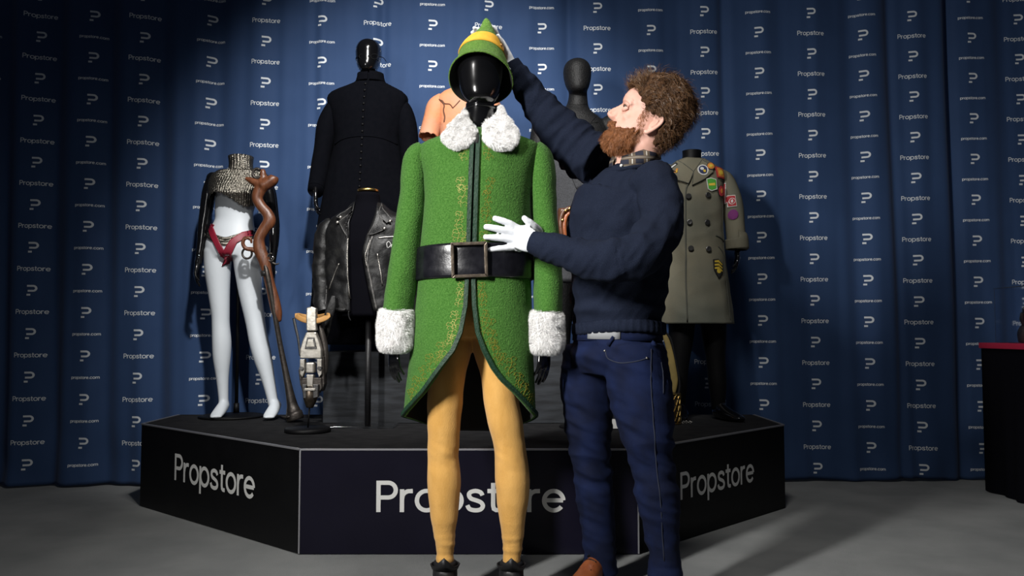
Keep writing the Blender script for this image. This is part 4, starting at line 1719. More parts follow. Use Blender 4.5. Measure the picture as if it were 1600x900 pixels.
# ---- shoes
for L, gx in ((LEG_N, 0), (LEG_F, 0)):
    a = L[-1]
    d = V((-.55, -.83, 0)).normalized() if L is LEG_F else V((-.5, -.86, 0)).normalized()
    g = G()
    P_ = lambda u, z: V((a.x, a.y, 0)) + d * u + V((0, 0, z))
    tube(g, [P_(-.055, .055), P_(-.05, .05), P_(.0, .055), P_(.06, .062), P_(.11, .048), P_(.17, .036), P_(.205, .03)], [(.02, .03), (.034, .044), (.037, .05), (.038, .05), (.043, .036), (.042, .028), (.024, .018)], n=20, hint=d.cross(V((0, 0, 1))))
    tube(g, [P_(.0, .06), P_(.01, .10)], [.038, .036], n=16)
    g = remesh(g, .006, 3)
    g.v = [V((p.x, p.y, max(p.z, .016))) for p in g.v]
    sh = part('shoe', g, M['brown_leather'], man)
    g = G()
    out = [(-.07, .0), (-.055, .032), (0, .036), (.07, .04), (.13, .048), (.18, .043), (.21, .02), (.213, 0)]
    out = out + [(u, -v) for u, v in out[::-1][1:-1]]
    sd_ = d.cross(V((0, 0, 1)))
    prism(g, out, lambda u, v, w: V((a.x, a.y, 0)) + d * u + sd_ * v + V((0, 0, .002 + w)), .02)
    part('sole', g, M['matt_black'], sh, smooth=False)
    for k in range(4):
        g = G()
        tube(g, [P_(.055 + .018 * k, .110 - .010 * k) + sd_ * .022, P_(.058 + .018 * k, .119 - .012 * k), P_(.055 + .018 * k, .110 - .010 * k) - sd_ * .022], [.003] * 3, n=6)
        part('lace', g, M['matt_black'], sh)

# ---- gloves: near hand flat on the coat, far hand closed round the tip of the hat
g = G()


def cs(px, py, off):
    w = W(px, py, 2.73)
    p, n = coat_s.hit(w.x, w.z, off)
    return p


wr = W(838, 379, 2.684)
k0 = cs(812, 373, .034)
tube(g, [wr + V((.012, 0, -.001)), wr, W(824, 375, 2.690), cs(810, 371, .026), cs(800, 371, .020)], [(.028, .032), (.028, .033), (.022, .041), (.018, .047), (.013, .043)], n=18, sub=4, hint=(0, 1, 0))
for pts, rr in (([(812, 359), (803, 353), (792, 347.5), (781, 343.5), (772.5, 341)], (.0130, .0125, .0120, .0115, .0098)),
                ([(810, 366), (797, 361.5), (783, 358.5), (769, 356), (759, 354.5)], (.0130, .0126, .0122, .0116, .0098)),
                ([(810, 375), (797, 373), (783, 371.5), (769, 370.5), (758.5, 370)], (.0130, .0125, .0120, .0114, .0096)),
                ([(812, 384), (799, 385), (786, 386.5), (774, 388), (764, 389.5)], (.0120, .0112, .0106, .0098, .0082)),):
    path = [cs(a, b, (.020, .015, .014, .012, .009)[i]) for i, (a, b) in enumerate(pts)]
    tube(g, path, list(rr), n=12, sub=4)
    ell(g, path[-1], rr[-1], n=10, m=8)
path = [cs(829, 368, .036), cs(825, 356, .040), cs(818, 348, .040), cs(812.5, 342, .036), cs(810, 338.5, .032)]
tube(g, path, [.019, .0155, .0130, .0118, .0098], n=12, sub=4)
ell(g, path[-1], .0098, n=10, m=8)
gl = remesh(g, .0030, 3)
displace(gl, lambda p: .0011 * nz(p, 60) + .0016 * nz((p.x + p.z * .5, p.y, p.z), (50, 20, 20)) * (1 if p.x > W(806, 372, 2.7).x else .2))
part('glove', gl, M['glove'], man)
g = G()
wr = W(797, 99, 2.985)
YB = 2.985
tube(g, [wr + V((.008, 0, -.03)), wr, W(791, 84, YB), W(785, 71, YB), W(780, 62, YB - .002)], [(.024, .024), (.022, .024), (.017, .032), (.015, .036), (.012, .032)], n=18, sub=4, hint=(1, 0, .4))
for pts, rr in (([(782, 70, -.025), (778, 58, -.04), (774.5, 49, -.055), (771, 43, -.062)], (.0105, .010, .0092, .008)),
                ([(781, 66, .0), (770, 55, .004), (757, 49, .0), (745, 46, -.012), (741, 44, -.022)], (.0105, .010, .0092, .0086, .007)),
                ([(782, 72, .012), (768, 63, .015), (752, 56, .010), (741, 53, -.005), (738, 51, -.012)], (.0105, .0098, .009, .0084, .007)),
                ([(784, 78, .022), (772, 72, .024), (757, 67, .018), (746, 63, .008)], (.0098, .009, .0084, .007)),
                ([(790, 84, -.02), (786, 74, -.045), (782, 64, -.06), (778, 56, -.068)], (.013, .011, .010, .008))):
    path = [W(a, b, YB + d) for a, b, d in pts]
    tube(g, path, list(rr), n=12, sub=4)
    ell(g, path[-1], rr[-1], n=10, m=8)
gl = remesh(g, .0030, 3)
displace(gl, lambda p: .0012 * nz(p, 60))
part('glove', gl, M['glove'], man)
# ------------------------------------------------------------------ helpers for garments given as outline rows
def garment_rows(tab, Y, n_rows=60, n=64, fold=0.0, fseed=0.0, top_off=0.0):
    """closed body of elliptical sections; tab rows: (py, pxL, pxR, half depth[, dY])"""
    rows = []
    y0, y1 = tab[0][0], tab[-1][0]
    for i in range(n_rows + 1):
        py = y0 + (y1 - y0) * i / n_rows
        r = lerp_tab(tab, py)
        L, R, b = r[0], r[1], r[2]
        dy = r[3] if len(r) > 3 else 0
        l, q = W(L, py, Y), W(R, py, Y)
        a, cx = (q.x - l.x) / 2, (q.x + l.x) / 2
        ring = []
        for j in range(n):
            ph = 2 * PI * j / n
            w = 1 + fold * noise.noise(V((math.cos(ph) * 2.2 + fseed, math.sin(ph) * 2.2, py * .01)))
            ring.append(V((cx - a * w * math.sin(ph), Y + dy - b * w * math.cos(ph), l.z)))
        rows.append(ring)
    return rows


def closed_sheet(rows):
    g = sheet(G(), rows, closed=True)
    n = len(rows[0])
    g.f.append(tuple(range(n))[::-1])
    g.f.append(tuple(range(len(g.v) - n, len(g.v))))
    return g


def xz(px, py, Y):
    p = W(px, py, Y)
    return (p.x, p.z)


# ------------------------------------------------------------------ white mannequin with the mail top
YF = 4.66
fm = thing('costume_mannequin', 'headless white mannequin with black arms, metal mail top and red briefs', 'mannequin', (W(372, 600, YF).x, YF, ST))
g = G()
tube(g, [W(376, 262, YF), W(374, 285, YF), W(370, 305, YF), W(366, 328, YF), W(366, 345, YF), W(364, 365, YF), W(363, 385, YF), W(363, 402, YF)],
     [(.065, .05), (.125, .07), (.118, .085), (.108, .075), (.108, .075), (.132, .09), (.150, .105), (.138, .095)], n=32, sub=5)
for sx in (351, 387):
    ell(g, W(sx, 297, YF - .045), (.045, .05, .042))
for cx in (345, 383):
    ell(g, W(cx, 390, YF + .04), (.07, .08, .075))
LL = [(341, 392, .070), (340, 420, .065), (342, 455, .054), (344.5, 490, .045), (345, 508, .044), (346.5, 535, .047), (346.5, 560, .043), (347.5, 590, .031), (349, 620, .025), (349.5, 634, .025)]
LR = [(386, 392, .074), (388, 420, .068), (391, 455, .058), (397, 490, .051), (400, 508, .048), (405, 535, .048), (411, 560, .045), (418.5, 590, .034), (425, 620, .027), (428, 636, .026)]
for L, dy in ((LL, 0), (LR, -.02)):
    tube(g, [W(a, b, YF + dy * i / 9) for i, (a, b, r) in enumerate(L)], [(r * 1.10, r * 1.16) for a, b, r in L], n=24, sub=4)
for (fx, dy, fy) in ((350, 0, 652), (431, -.02, 655)):
    z = ST + .02
    a = W(fx, 634, YF + dy)
    tube(g, [(a.x, YF + dy + .02, z + .06), (a.x, YF + dy - .02, z + .045), (a.x - .002, YF + dy - .07, z + .022), (a.x - .004, YF + dy - .115, z + .005), (a.x - .004, YF + dy - .135, z + .003)],
         [(.027, .03), (.03, .034), (.035, .026), (.034, .016), (.024, .010)], n=18)
    for k in range(5):
        ell(g, (a.x + (-.024 + .012 * k), YF + dy - .14 + .006 * abs(k - 1), z + .002), (.0075, .014, .008), n=8, m=6)
g = remesh(g, .0075, 5)
g.v = [V((p.x, p.y, max(p.z, ST + .008))) for p in g.v]
fbody = g
part('body', g, M['white_body'], fm)
fs = Surf(g)
# mail top: a shell over the chest with a scalloped lower edge
rows = []
tab = [(268, 343, 409, .075), (274, 334, 417, .086), (282, 330, 416, .097), (295, 329.5, 409, .128), (306, 329.5, 406, .140), (316, 331, 404, .122), (332, 334, 400, .100)]
N = 160
for i in range(25):
    r = []
    for j in range(N + 1):
        ph = -PI * .62 + 2 * PI * .62 * j / N
        u = ph / (PI * .62)
        bot = 316 + 5 * u - 10 * math.exp(-((u + .22) / .30) ** 2) + 8 * math.exp(-((u - .35) / .25) ** 2) + 1.6 * abs(math.sin(j * PI / 8))
        py = 268 + (bot - 268) * i / 24
        L, R, b = lerp_tab(tab, py)
        l, q = W(L, py, YF), W(R, py, YF)
        a, cx = (q.x - l.x) / 2, (q.x + l.x) / 2
        rib = .0016 * math.sin(j * PI / 2.0)
        off = .007
        r.append(V((cx + (a + off + rib) * math.sin(ph), YF - (b + off + rib) * math.cos(ph), l.z)))
    rows.append(r)
mt = part('mail_top', sheet(G(), rows), M['chain'], fm, solid=(.004, 0))
g = G()
rows = []
for py, rx, ry in ((271, .088, .075), (268, .075, .066), (263, .066, .062), (257, .064, .060), (250, .066, .062), (245, .069, .064), (246, .062, .058)):
    c = W(376.5, py, YF)
    rows.append([c + V(((rx + .002 * math.cos(j * PI / 2)) * math.sin(2 * PI * j / 96), -(ry + .002 * math.cos(j * PI / 2)) * math.cos(2 * PI * j / 96), .004 * math.cos(2 * PI * j / 96))) for j in range(96)])
part('mail_collar', sheet(G(), rows, closed=True), M['chain'], mt)
g = G()
c = W(376, 258, YF)
tube(g, [c - V((0, 0, .08)), c, c + V((0, 0, .028)), c + V((0, 0, .03))], [.058, .052, .052, .02], n=24, sub=2)
part('neck_block', g, M['matt_black'], fm)
# hip mail and red briefs laid on the hips
g = G()
top_l = [(326, 362), (340, 371), (352, 376), (363, 378), (376, 374), (390, 368), (402, 365)]
for k in range(len(top_l) - 1):
    pass
for dz in (0, 4.2, 8.4):
    strip(g, fs, [xz(a, b + dz - 2, YF) for a, b in top_l], .018, .004, sub=6, off=.002)
part('mail_belt', g, M['chain'], fm)
g = G()
for pts in ([(326.5, 352), (332.5, 348.5), (341, 360), (352, 379), (363, 399), (361.5, 418), (356, 405), (346, 386), (335, 368)],
            [(404, 358), (404, 365.5), (390, 372), (376, 384), (367, 401), (361.5, 418), (357, 398), (370, 378), (384, 366)]):
    patch(g, fs, dens([xz(a, b, YF) for a, b in pts], 5), th=.006, off=.003, rings=7)
part('red_briefs', g, M['red_leather'], fm)
# black arms
for k, pts in (('l', [(333, 279, .036), (327, 300, .040), (322, 330, .036), (318, 355, .032), (315, 380, .026), (311, 402, .021), (309, 412, .020)]),
               ('r', [(411, 282, .036), (420, 300, .040), (425, 330, .036), (428, 355, .033), (428, 380, .027), (426, 404, .021), (425, 414, .020)])):
    g = G()
    tube(g, [W(a, b, YF + .012 - .06 * (i / 6) ** 2) for i, (a, b, r) in enumerate(pts)], [r for a, b, r in pts], n=20, sub=5)
    ell(g, W(pts[0][0], pts[0][1], YF + .012), .038)
    wv = W(pts[-1][0], pts[-1][1] - 3, YF - .046)
    hand(g, wv, V((-.12 if k == 'l' else .0, -.1, -1)), V((1 if k == 'l' else -1, .3, 0)), .88, thumb=-1 if k == 'l' else 1, curl=(.3, .3, .3, .35), spread=.05, tout=.4)
    g = remesh(g, .0045, 4)
    part('arm', g, M['gloss_black'], fm)
# pole and base
g = G()
bx = W(371, 645, 4.80)
tube(g, [(bx.x, 4.78, ST + .02), (bx.x, 4.78, 1.0), (bx.x + .005, 4.76, 1.20)], [.010, .010, .010], n=12, sub=1)
tube(g, [(bx.x, 4.78, ST + .02), (bx.x, 4.78, ST + .075)], [.017, .015], n=14)
part('support_pole', g, M['matt_black'], fm)
lathe(g := G(), [(.0, .0), (.175, .0), (.178, .004), (.178, .009), (.17, .012), (0, .013)], (bx.x, 4.70, ST + .003), n=40, cap=False)
part('stand_base', g, M['matt_black'], fm)

# ------------------------------------------------------------------ carved wooden gun leaning in front of it
YR = 4.46
gun = thing('wooden_gun', 'long carved wooden gun with curled stock and flared muzzle standing on the stage', 'gun', (W(462, 650, YR).x, YR, ST))
g = G()
tube(g, [W(437, 503, YR), W(433, 490, YR), W(428, 468, YR), W(423, 448, YR), W(418, 428, YR), W(413, 408, YR), W(406, 390, YR), W(405, 373, YR), W(413, 358, YR), W(421, 346, YR), W(418, 334, YR), W(408, 322, YR), W(402, 310, YR), W(406, 297, YR), W(413, 288, YR)],
     [(.010, .012), (.028, .024), (.030, .026), (.027, .024), (.027, .024), (.032, .027), (.034, .027), (.030, .026), (.031, .026), (.035, .028), (.030, .026), (.028, .025), (.030, .025), (.035, .025), (.038, .025)], n=20, sub=5)
tube(g, [W(410, 291, YR), W(418, 287, YR), W(426, 281, YR), W(429, 275, YR)], [.034, .034, .032, .024], n=16)
tube(g, [W(411, 290, YR), W(402, 286, YR), W(392, 282, YR), W(383, 278, YR)], [.030, .025, .018, .008], n=16)
tube(g, [W(410, 290, YR), W(411, 278, YR), W(411, 270, YR), W(410, 264, YR)], [.026, .020, .017, .012], n=14)
g = remesh(g, .006, 3)
part('stock', g, M['wood'], gun)
g = tube(G(), [W(401.5 + 6.5 * math.cos(t), 271 + 7.5 * math.sin(t), YR - .01) for t in [.5 + 5.0 * i / 15 for i in range(16)]], [.0075] * 16, n=10, sub=1, hint=(0, 1, 0))
part('iron_hook', g, M['iron'], gun)
g = G()
c = W(386, 379, YR - .01)
tube(g, [W(404, 394, YR), W(395, 390, YR), W(384, 388, YR - .005), W(379.5, 380, YR - .01), W(383, 372, YR - .01), W(391, 373, YR - .01), W(393, 380, YR - .01)], [.016, .013, .011, .010, .010, .009, .005], n=12, sub=5)
part('trigger_loop', g, M['wood'], gun)
g = G()
ring = [W(386 + 7.5 * math.cos(t), 396 + 8 * math.sin(t), YR + .02) for t in [2 * PI * i / 20 for i in range(20)]]
tube(g, ring, [.006] * 20, n=8, sub=1, closed=True, hint=(0, 1, 0))
part('iron_ring', g, M['iron'], gun)
g = G()
ring = [W(423 + 5 * math.cos(t), 402 + 6 * math.sin(t), YR - .01) for t in [2 * PI * i / 16 for i in range(14)]]
tube(g, ring, [.0045] * 14, n=8, sub=2, hint=(0, 1, 0))
tube(g, [W(425, 410, YR), W(432, 413, YR), W(436, 411, YR)], [.006, .005, .003], n=8)
part('hammer', g, M['iron'], gun)
g = G()
tube(g, [W(413, 412, YR - .012), W(417, 425, YR - .022), W(424, 460, YR - .02), W(431, 500, YR - .01), W(438, 540, YR), W(446, 580, YR), W(452, 610, YR), W(456.5, 632, YR), W(458, 640, YR), W(460, 650, YR)],
     [.008, .013, .013, .0135, .014, .0165, .021, .028, .036, .040], n=18, sub=4)
part('barrel', g, M['iron'], gun)
g = G()
tube(g, [W(459, 643, YR), W(461, 652, YR), W(462, 656, YR)], [.042, .046, .044], n=20, sub=2)
e = W(450, 652, YR - .02)
tube(g, [W(455, 650, YR - .03), W(448, 652, YR - .035), W(440, 651, YR - .03)], [.012, .008, .002], n=8)
part('muzzle', g, M['iron'], gun)
g = G()
tube(g, [W(414.5, 423, YR), W(416, 431, YR)], [.029, .029], n=18)
part('barrel_band', g, M['steel'], gun)

# ------------------------------------------------------------------ silver mechanical arm on a small stand
YG = 4.0
arm = thing('mechanical_arm', 'silver and dark metal mechanical arm prop with tan strap on a thin stand', 'prop', (W(481, 670, YG).x, YG, ST))
lathe(g := G(), [(.0, .0), (.106, .0), (.109, .004), (.109, .016), (.105, .020), (0, .021)], (W(481, 670, YG).x, YG, ST + .003), n=40, cap=False)
part('stand_base', g, M['matt_black'], arm)
b0 = W(481, 672, YG)
g = tube(G(), [(b0.x, YG, ST + .02), (W(484, 632, YG).x, YG, W(484, 632, YG).z)], [.004, .004], n=10, sub=1)
part('stand_rod', g, M['matt_black'], arm)


def plate(poly, y_off, th, m, name, bev=.003):
    g = G()
    prism(g, [xz(a, b, YG) for a, b in poly], lambda u, v, w: (u, YG + y_off + w, v), th)
    o = part(name, g, m, arm, smooth=False)
    md = o.modifiers.new('b', 'BEVEL')
    md.width = bev
    md.segments = 2
    return o


plate([(480, 481), (488, 479), (495.5, 482), (495.5, 503), (496, 517), (480, 517), (479.5, 503)], -.018, .035, M['silver'], 'handle_plate', .005)
plate([(480, 519), (495, 519), (501, 535), (504, 547), (504, 560), (470, 560), (470, 547), (474, 533)], -.022, .04, M['silver'], 'shoulder_plate', .005)
plate([(482, 527), (493, 527), (497, 545), (478, 545)], -.027, .006, M['steel'], 'inset_frame', .002)
plate([(483.5, 530), (491.5, 530), (494.5, 542), (480.5, 542)], -.031, .006, M['silver'], 'inset_panel', .002)
plate([(470, 561), (477.5, 561), (477.5, 580), (474, 590), (470, 584)], -.02, .04, M['silver'], 'fork_prong')
plate([(496.5, 561), (504, 561), (504, 584), (500, 590), (496.5, 580)], -.02, .04, M['silver'], 'fork_prong')
plate([(479, 566), (492.5, 566), (492.5, 583), (479, 583)], -.024, .05, M['silver'], 'knuckle', .007)
plate([(480, 585), (491.5, 585), (490, 603), (481, 603)], -.02, .04, M['silver'], 'link')
for (a, b, r, d) in ((473, 575, .010, .0), (501, 575, .010, .0)):
    p = W(a, b, YG)
    g = G()
    tube(g, [(p.x, YG - .03, p.z), (p.x, YG + .03, p.z)], [r, r], n=16, sub=1, hint=(1, 0, 0))
    part('pivot_bolt', g, M['steel'], arm, sharp=40)
plate([(472, 590), (503, 590), (504, 607), (498, 615), (474, 615), (471, 603)], -.012, .05, M['iron'], 'gear_housing', .004)
plate([(474, 600), (481, 600), (481, 622), (476, 622)], -.03, .03, M['steel'], 'side_bracket')
plate([(491, 600), (500, 600), (499, 620), (491, 622)], -.03, .03, M['steel'], 'side_bracket')
plate([(478, 606), (495, 606), (495, 610), (478, 610)], -.034, .02, M['silver'], 'cross_bar', .002)
plate([(502, 560), (506, 556), (507, 600), (503, 612), (500, 600)], .0, .06, M['iron'], 'back_shell')
plate([(466, 578), (471, 575), (472, 606), (469, 602)], .0, .05, M['iron'], 'back_shell')
g = G()
a, b, c = W(485, 608, YG), W(485, 622, YG), W(484, 637, YG)
tube(g, [a, a.lerp(b, .5), b, b.lerp(c, .5), c], [.028, .033, .034, .026, .016], n=16, sub=3)
part('tip_cone', g, M['bronze'], arm)
g = G()
loop = [W(488 + 25 * math.cos(t), 496 + 3 * math.sin(t) - 3 * math.cos(t * 2), YG + .05 - .06 * math.sin(t)) for t in [2 * PI * i / 28 for i in range(28)]]
tube(g, [V(p) for p in loop], [(.0022, .013)] * 28, n=10, sub=1, closed=True, hint=(0, 1, 0))
part('strap_loop', g, M['tan_strap'], arm)
g = G()
tube(g, [W(459, 497, YG + .05), W(462, 512, YG + .04), W(466, 530, YG + .03), W(469, 556, YG + .02)], [(.007, .002), (.007, .002), (.006, .002), (.005, .002)], n=8)
part('hanging_strap', g, M['boot'], arm)
for nm_, pts in (('bent_shell', [(497, 503), (503, 520), (508, 545), (508, 575), (505, 590)]),):
    g = tube(G(), [W(a, b, YG + .03) for a, b in pts], [.010, .014, .016, .015, .010], n=12)
    part('back_shell', g, M['iron'], arm)

# ------------------------------------------------------------------ leather jacket on a torso form
YJ = 4.22
jk = thing('dress_form', 'worn black leather biker jacket on a black torso form with a pole stand', 'dress form', (W(574, 660, YJ).x, YJ, ST))
tabf = [(302, 557, 593, .058), (318, 555, 595, .06), (332, 545, 608, .08), (350, 522, 632, .10), (380, 522, 634, .115), (420, 528, 626, .105), (460, 528, 628, .11), (494, 528, 628, .11)]
g = closed_sheet(garment_rows(tabf, YJ, 40, 48))
part('torso_form', g, M['black_cloth'], jk)
c = W(575, 299, YJ)
g = lathe(G(), [(0, .0), (.052, .0), (.0545, .004), (.0545, .011), (.050, .014), (0, .014)], tuple(c - V((0, 0, .004))), n=36, cap=False)
part('neck_cap', g, M['gold'], jk)
g = tube(G(), [W(576, 490, YJ), V((W(576, 490, YJ).x, YJ, ST + .012))], [.015, .015], n=16, sub=1)
part('pole', g, M['boot'], jk)
g = box(G(), (W(570, 666, YJ).x, YJ, ST + .008), (.31, .17, .010), bev=.002)
part('base_plate', g, M['acrylic'], jk, smooth=False)
# jacket: open shell with the two fronts hanging apart
tabj = [(318, 553, 597, .066), (330, 540, 612, .085), (342, 517, 640, .105), (360, 509, 650, .122), (400, 506, 652, .13), (440, 506, 652, .13), (488, 506, 650, .132)]
edgeL = [(318, 558), (335, 556), (350, 552), (400, 552), (450, 553), (488, 554)]
edgeR = [(318, 592), (335, 591), (350, 588), (375, 578), (400, 573), (430, 578), (460, 584), (488, 591)]
rows = []
for i in range(51):
    py = 318 + 170 * i / 50
    L, R, b = lerp_tab(tabj, py)
    cx, a = (L + R) / 2, (R - L) / 2
    pl = math.asin((cx - lerp_tab(edgeL, py)[0]) / a)
    pr = math.asin((lerp_tab(edgeR, py)[0] - cx) / a)
    l, q = W(L, py, YJ), W(R, py, YJ)
    A, CX = (q.x - l.x) / 2, (q.x + l.x) / 2
    r = []
    for j in range(81):
        ph = pl + (2 * PI - pl - pr) * j / 80
        w = 1 + .05 * noise.noise(V((math.cos(ph) * 3.5, math.sin(ph) * 3.5, py * .010))) + .012 * noise.noise(V((math.cos(ph) * 7, math.sin(ph) * 7, py * .05)))
        r.append(V((CX - A * w * math.sin(ph), YJ - b * w * math.cos(ph), l.z)))
    rows.append(r)
jg = sheet(G(), rows)
displace(jg, lambda p: -.005 * ridge((p.x + .3 * p.z, p.y, p.z), (11, 11, 8), 2) - .004 * ridge(p, (20, 20, 14), 7))
jb = part('jacket_body', jg, M['jacket_leather'], jk, solid=(.005, 0))
js = Surf(jg)
for k, pts in (('l', [(522, 350, .036), (510, 362, .050), (506, 390, .050), (504, 420, .049), (504, 450, .048), (505, 475, .047), (507, 490, .045)]),
               ('r', [(640, 350, .045), (652, 362, .062), (656, 390, .062), (658, 420, .060), (658, 450, .058), (657, 475, .056), (656, 490, .054)])):
    g = tube(G(), [W(a, b, YJ + .01 - .05 * (i / 6) ** 2) for i, (a, b, r) in enumerate(pts)], [(r, r * 1.05) for a, b, r in pts], n=30, sub=7, cap=False)
    displace(g, lambda p: .005 * nz(p, (9, 9, 20)) + .007 * ridge(p, (9, 9, 22)) - .002)
    so = part('jacket_sleeve', g, M['jacket_leather'], jb, solid=(.004, 0))
    if k == 'l':
        ss = Surf(g)
        part('sleeve_seam', strip(G(), ss, [xz(a, b, YJ - .06) for a, b in ((510, 352), (511, 400), (510, 440), (509, 478))], .004, .003, sub=6), M['jacket_edge'], so)


def jstrip(name, pts, w, th, m, sub=5, off=.003):
    return part(name, strip(G(), js, [xz(a, b, YJ - .1) for a, b in pts], w, th, sub=sub, off=off), m, jb)


jstrip('front_edge', [(557, 345), (552, 365), (550, 400), (549, 440), (551, 470), (554, 487)], .010, .005, M['jacket_edge'])
jstrip('front_edge', [(583, 370), (576, 395), (577, 420), (583, 450), (590, 484)], .010, .006, M['jacket_edge'])
jstrip('zip', [(545, 372), (544, 400), (546, 440), (549, 478)], .006, .004, M['chrome'])
jstrip('zip', [(580, 375), (573, 398), (575, 418)], .006, .004, M['chrome'])
jstrip('pocket_zip', [(531, 412), (522, 430), (514, 452)], .006, .004, M['chrome'])
jstrip('pocket_zip', [(591, 397), (595, 420), (599, 446)], .007, .004, M['chrome'])
jstrip('pocket_zip', [(592, 373), (604, 371), (618, 370)], .006, .004, M['chrome'])
jstrip('hem_band', [(508, 482), (530, 484), (553, 485)], .018, .005, M['jacket_leather'])
# lapels and collar leaves
for pts in ([(557, 316), (545, 328), (527, 340), (535, 344), (550, 334), (557, 330)], [(557, 330), (546, 338), (530, 347), (537, 359), (546, 372), (553, 352)],
            [(592, 318), (597, 330), (612, 345), (604, 350), (596, 342), (591, 334)], [(591, 336), (584, 356), (576, 368), (588, 366), (602, 358), (598, 346)]):
    c = (sum(p[0] for p in pts) / len(pts), sum(p[1] for p in pts) / len(pts))
    g = patch(G(), js, dens([xz(a, b, YJ - .1) for a, b in pts], 4), th=.010, off=.004, rings=4)
    lo = part('lapel', g, M['jacket_leather'], jb, sharp=40)
    ed = strip(G(), js, [xz(a, b, YJ - .1) for a, b in dens(pts, 3)], .003, .003, sub=1, off=.013, closed=True)
    part('lapel_edge', ed, M['jacket_edge'], lo)
for a, b in ((533, 341), (529, 349), (609, 348), (601, 358)):
    p, n = js.hit(*xz(a, b, YJ - .1), .017)
    part('snap', ell(G(), p, (.008, .005, .008), n=12, m=8), M['chrome'], jb)
rnd = random.Random(2)
g = G()
for _ in range(26):
    a, b = rnd.choice([(rnd.uniform(541, 552), rnd.uniform(338, 362)), (rnd.uniform(583, 598), rnd.uniform(346, 363))])
    p, n = js.hit(*xz(a, b, YJ - .1), .0155)
    ell(g, p, (.0025, .0025, .0025), n=6, m=4)
part('studs', g, M['jacket_edge'], jb, kind='stuff')
# hanging belt end
g = tube(G(), [W(521, 462, YJ - .14), W(518, 478, YJ - .145), W(512, 500, YJ - .14), W(507, 522, YJ - .13), W(505, 532, YJ - .12)], [(.004, .010), (.005, .022), (.006, .023), (.006, .022), (.006, .015)], n=12, hint=(0, 1, 0), ex=3)
part('jacket_belt', g, M['jacket_leather'], jb)
g = tube(G(), [W(545, 486, YJ - .13), W(545, 494, YJ - .13), W(548, 501, YJ - .13)], [.005, .004, .003], n=8)
part('zip_pull', g, M['jacket_leather'], jb)
# pale scrawl on the right front
g = G()
for pts in ([(606, 388), (605, 381), (608, 378), (611, 383), (607, 388)], [(611, 387), (613, 382), (614, 387), (617, 384)]):
    strip(g, js, [xz(a, b, YJ - .1) for a, b in pts], .0028, .001, sub=4, off=.003)
part('scrawl', g, M['p_white'], jb)

# ------------------------------------------------------------------ long black coat mannequin on the box
YP = 4.62
pm = thing('costume_mannequin', 'black mannequin with glossy head in a long buttoned black coat', 'mannequin', (W(572, 400, YP).x, YP, PT))
tabp = [(117, 561, 598, .058), (128, 558, 600, .06), (134, 545, 610, .075), (141, 526, 624, .09), (147, 514, 635, .098), (156, 511, 638, .105), (178, 517, 632, .118), (215, 523, 624, .115), (230, 522, 625, .115), (280, 510, 633, .125), (340, 499, 645, .135), (420, 488, 654, .14), (538, 480, 662, .14)]
rows = garment_rows(tabp, YP, 90, 80, fold=.05, fseed=3)
pg = closed_sheet(rows)
pc = part('long_coat', pg, M['cassock'], pm)
ps = Surf(pg)
for k, pts in (('l', [(533, 160, .030), (521, 170, .048), (511, 200, .055), (504, 240, .053), (498, 275, .050), (494, 293, .047), (493, 298, .044)]),
               ('r', [(616, 160, .030), (628, 170, .048), (636, 200, .055), (640, 240, .053), (643, 275, .050), (645, 293, .047), (645, 298, .044)])):
    g = tube(G(), [W(a, b, YP + .01 - .05 * (i / 6) ** 2) for i, (a, b, r) in enumerate(pts)], [(r, r * 1.1) for a, b, r in pts], n=26, sub=6)
    displace(g, lambda p: .006 * nz(p, (10, 10, 6)))
    part('coat_sleeve', g, M['cassock'], pc)
    g = G()
    hand(g, W(pts[-1][0], 298, YP - .04), V((0, -.05, -1)), V((1 if k == 'l' else -1, .3, 0)), .92, thumb=-1 if k == 'l' else 1, tout=.35)
    part('hand', remesh(g, .0045, 3), M['gloss_black'], pm)
part('waist_seam', strip(G(), ps, [xz(a, b, YP) for a, b in ((526, 228), (545, 222), (573, 220), (600, 222), (622, 228))], .006, .004, sub=6), M['cassock'], pc)
part('front_seam', strip(G(), ps, [xz(a, b, YP) for a, b in ((578, 130), (575, 170), (571, 230), (568, 290), (566, 330))], .012, .004, sub=6), M['cassock'], pc)
for i in range(18):
    t = i / 17
    p, n = ps.hit(*xz(575.5 - 8 * t, 139 + 180 * t, YP), .006)
    part('button', ell(G(), p, (.0065, .005, .0065), n=12, m=8), M['matt_black'], pc)
g = G()
rows = []
for py, rx, off in ((130, .085, 0), (127, .079, 0), (121, .073, 0), (116, .071, 0)):
    c = W(579, py, YP)
    rows.append([c + V((rx * math.sin(-PI + .06 + (2 * PI - .12) * j / 60 + PI), -rx * .92 * math.cos(-PI + .06 + (2 * PI - .12) * j / 60 + PI), 0)) for j in range(61)])
part('standing_collar', sheet(G(), rows), M['cassock'], pc, solid=(.006, 0))
hc = W(576, 90, YP)
part('head', egg_head((hc.x, hc.y, hc.z), .146, .205, .185), M['gloss_black'], pm)
g = tube(G(), [W(577, 108, YP + .01), W(578, 116, YP + .01), W(579, 128, YP + .01)], [.044, .046, .052], n=24)
part('neck', g, M['gloss_black'], pm)
g = G()
for s in (-1, 1):
    c = W(576 + 9 * s, 88, YP - .099 + .012)
    ring = [c + V((.020 * math.cos(t), abs(math.cos(t)) * 0, .014 * math.sin(t))) for t in [2 * PI * i / 20 for i in range(20)]]
    tube(g, ring, [.0010] * 20, n=6, sub=1, closed=True, hint=(0, 1, 0))
    tube(g, [c + V((.020 * s, 0, 0)), c + V((.044 * s, .03, .002)), c + V((.052 * s, .09, 0))], [.002, .002, .002], n=6)
tube(g, [W(574, 88, YP - .093), W(576, 87, YP - .096), W(578, 88, YP - .093)], [.002] * 3, n=6)
part('spectacles', g, M['matt_black'], pm)

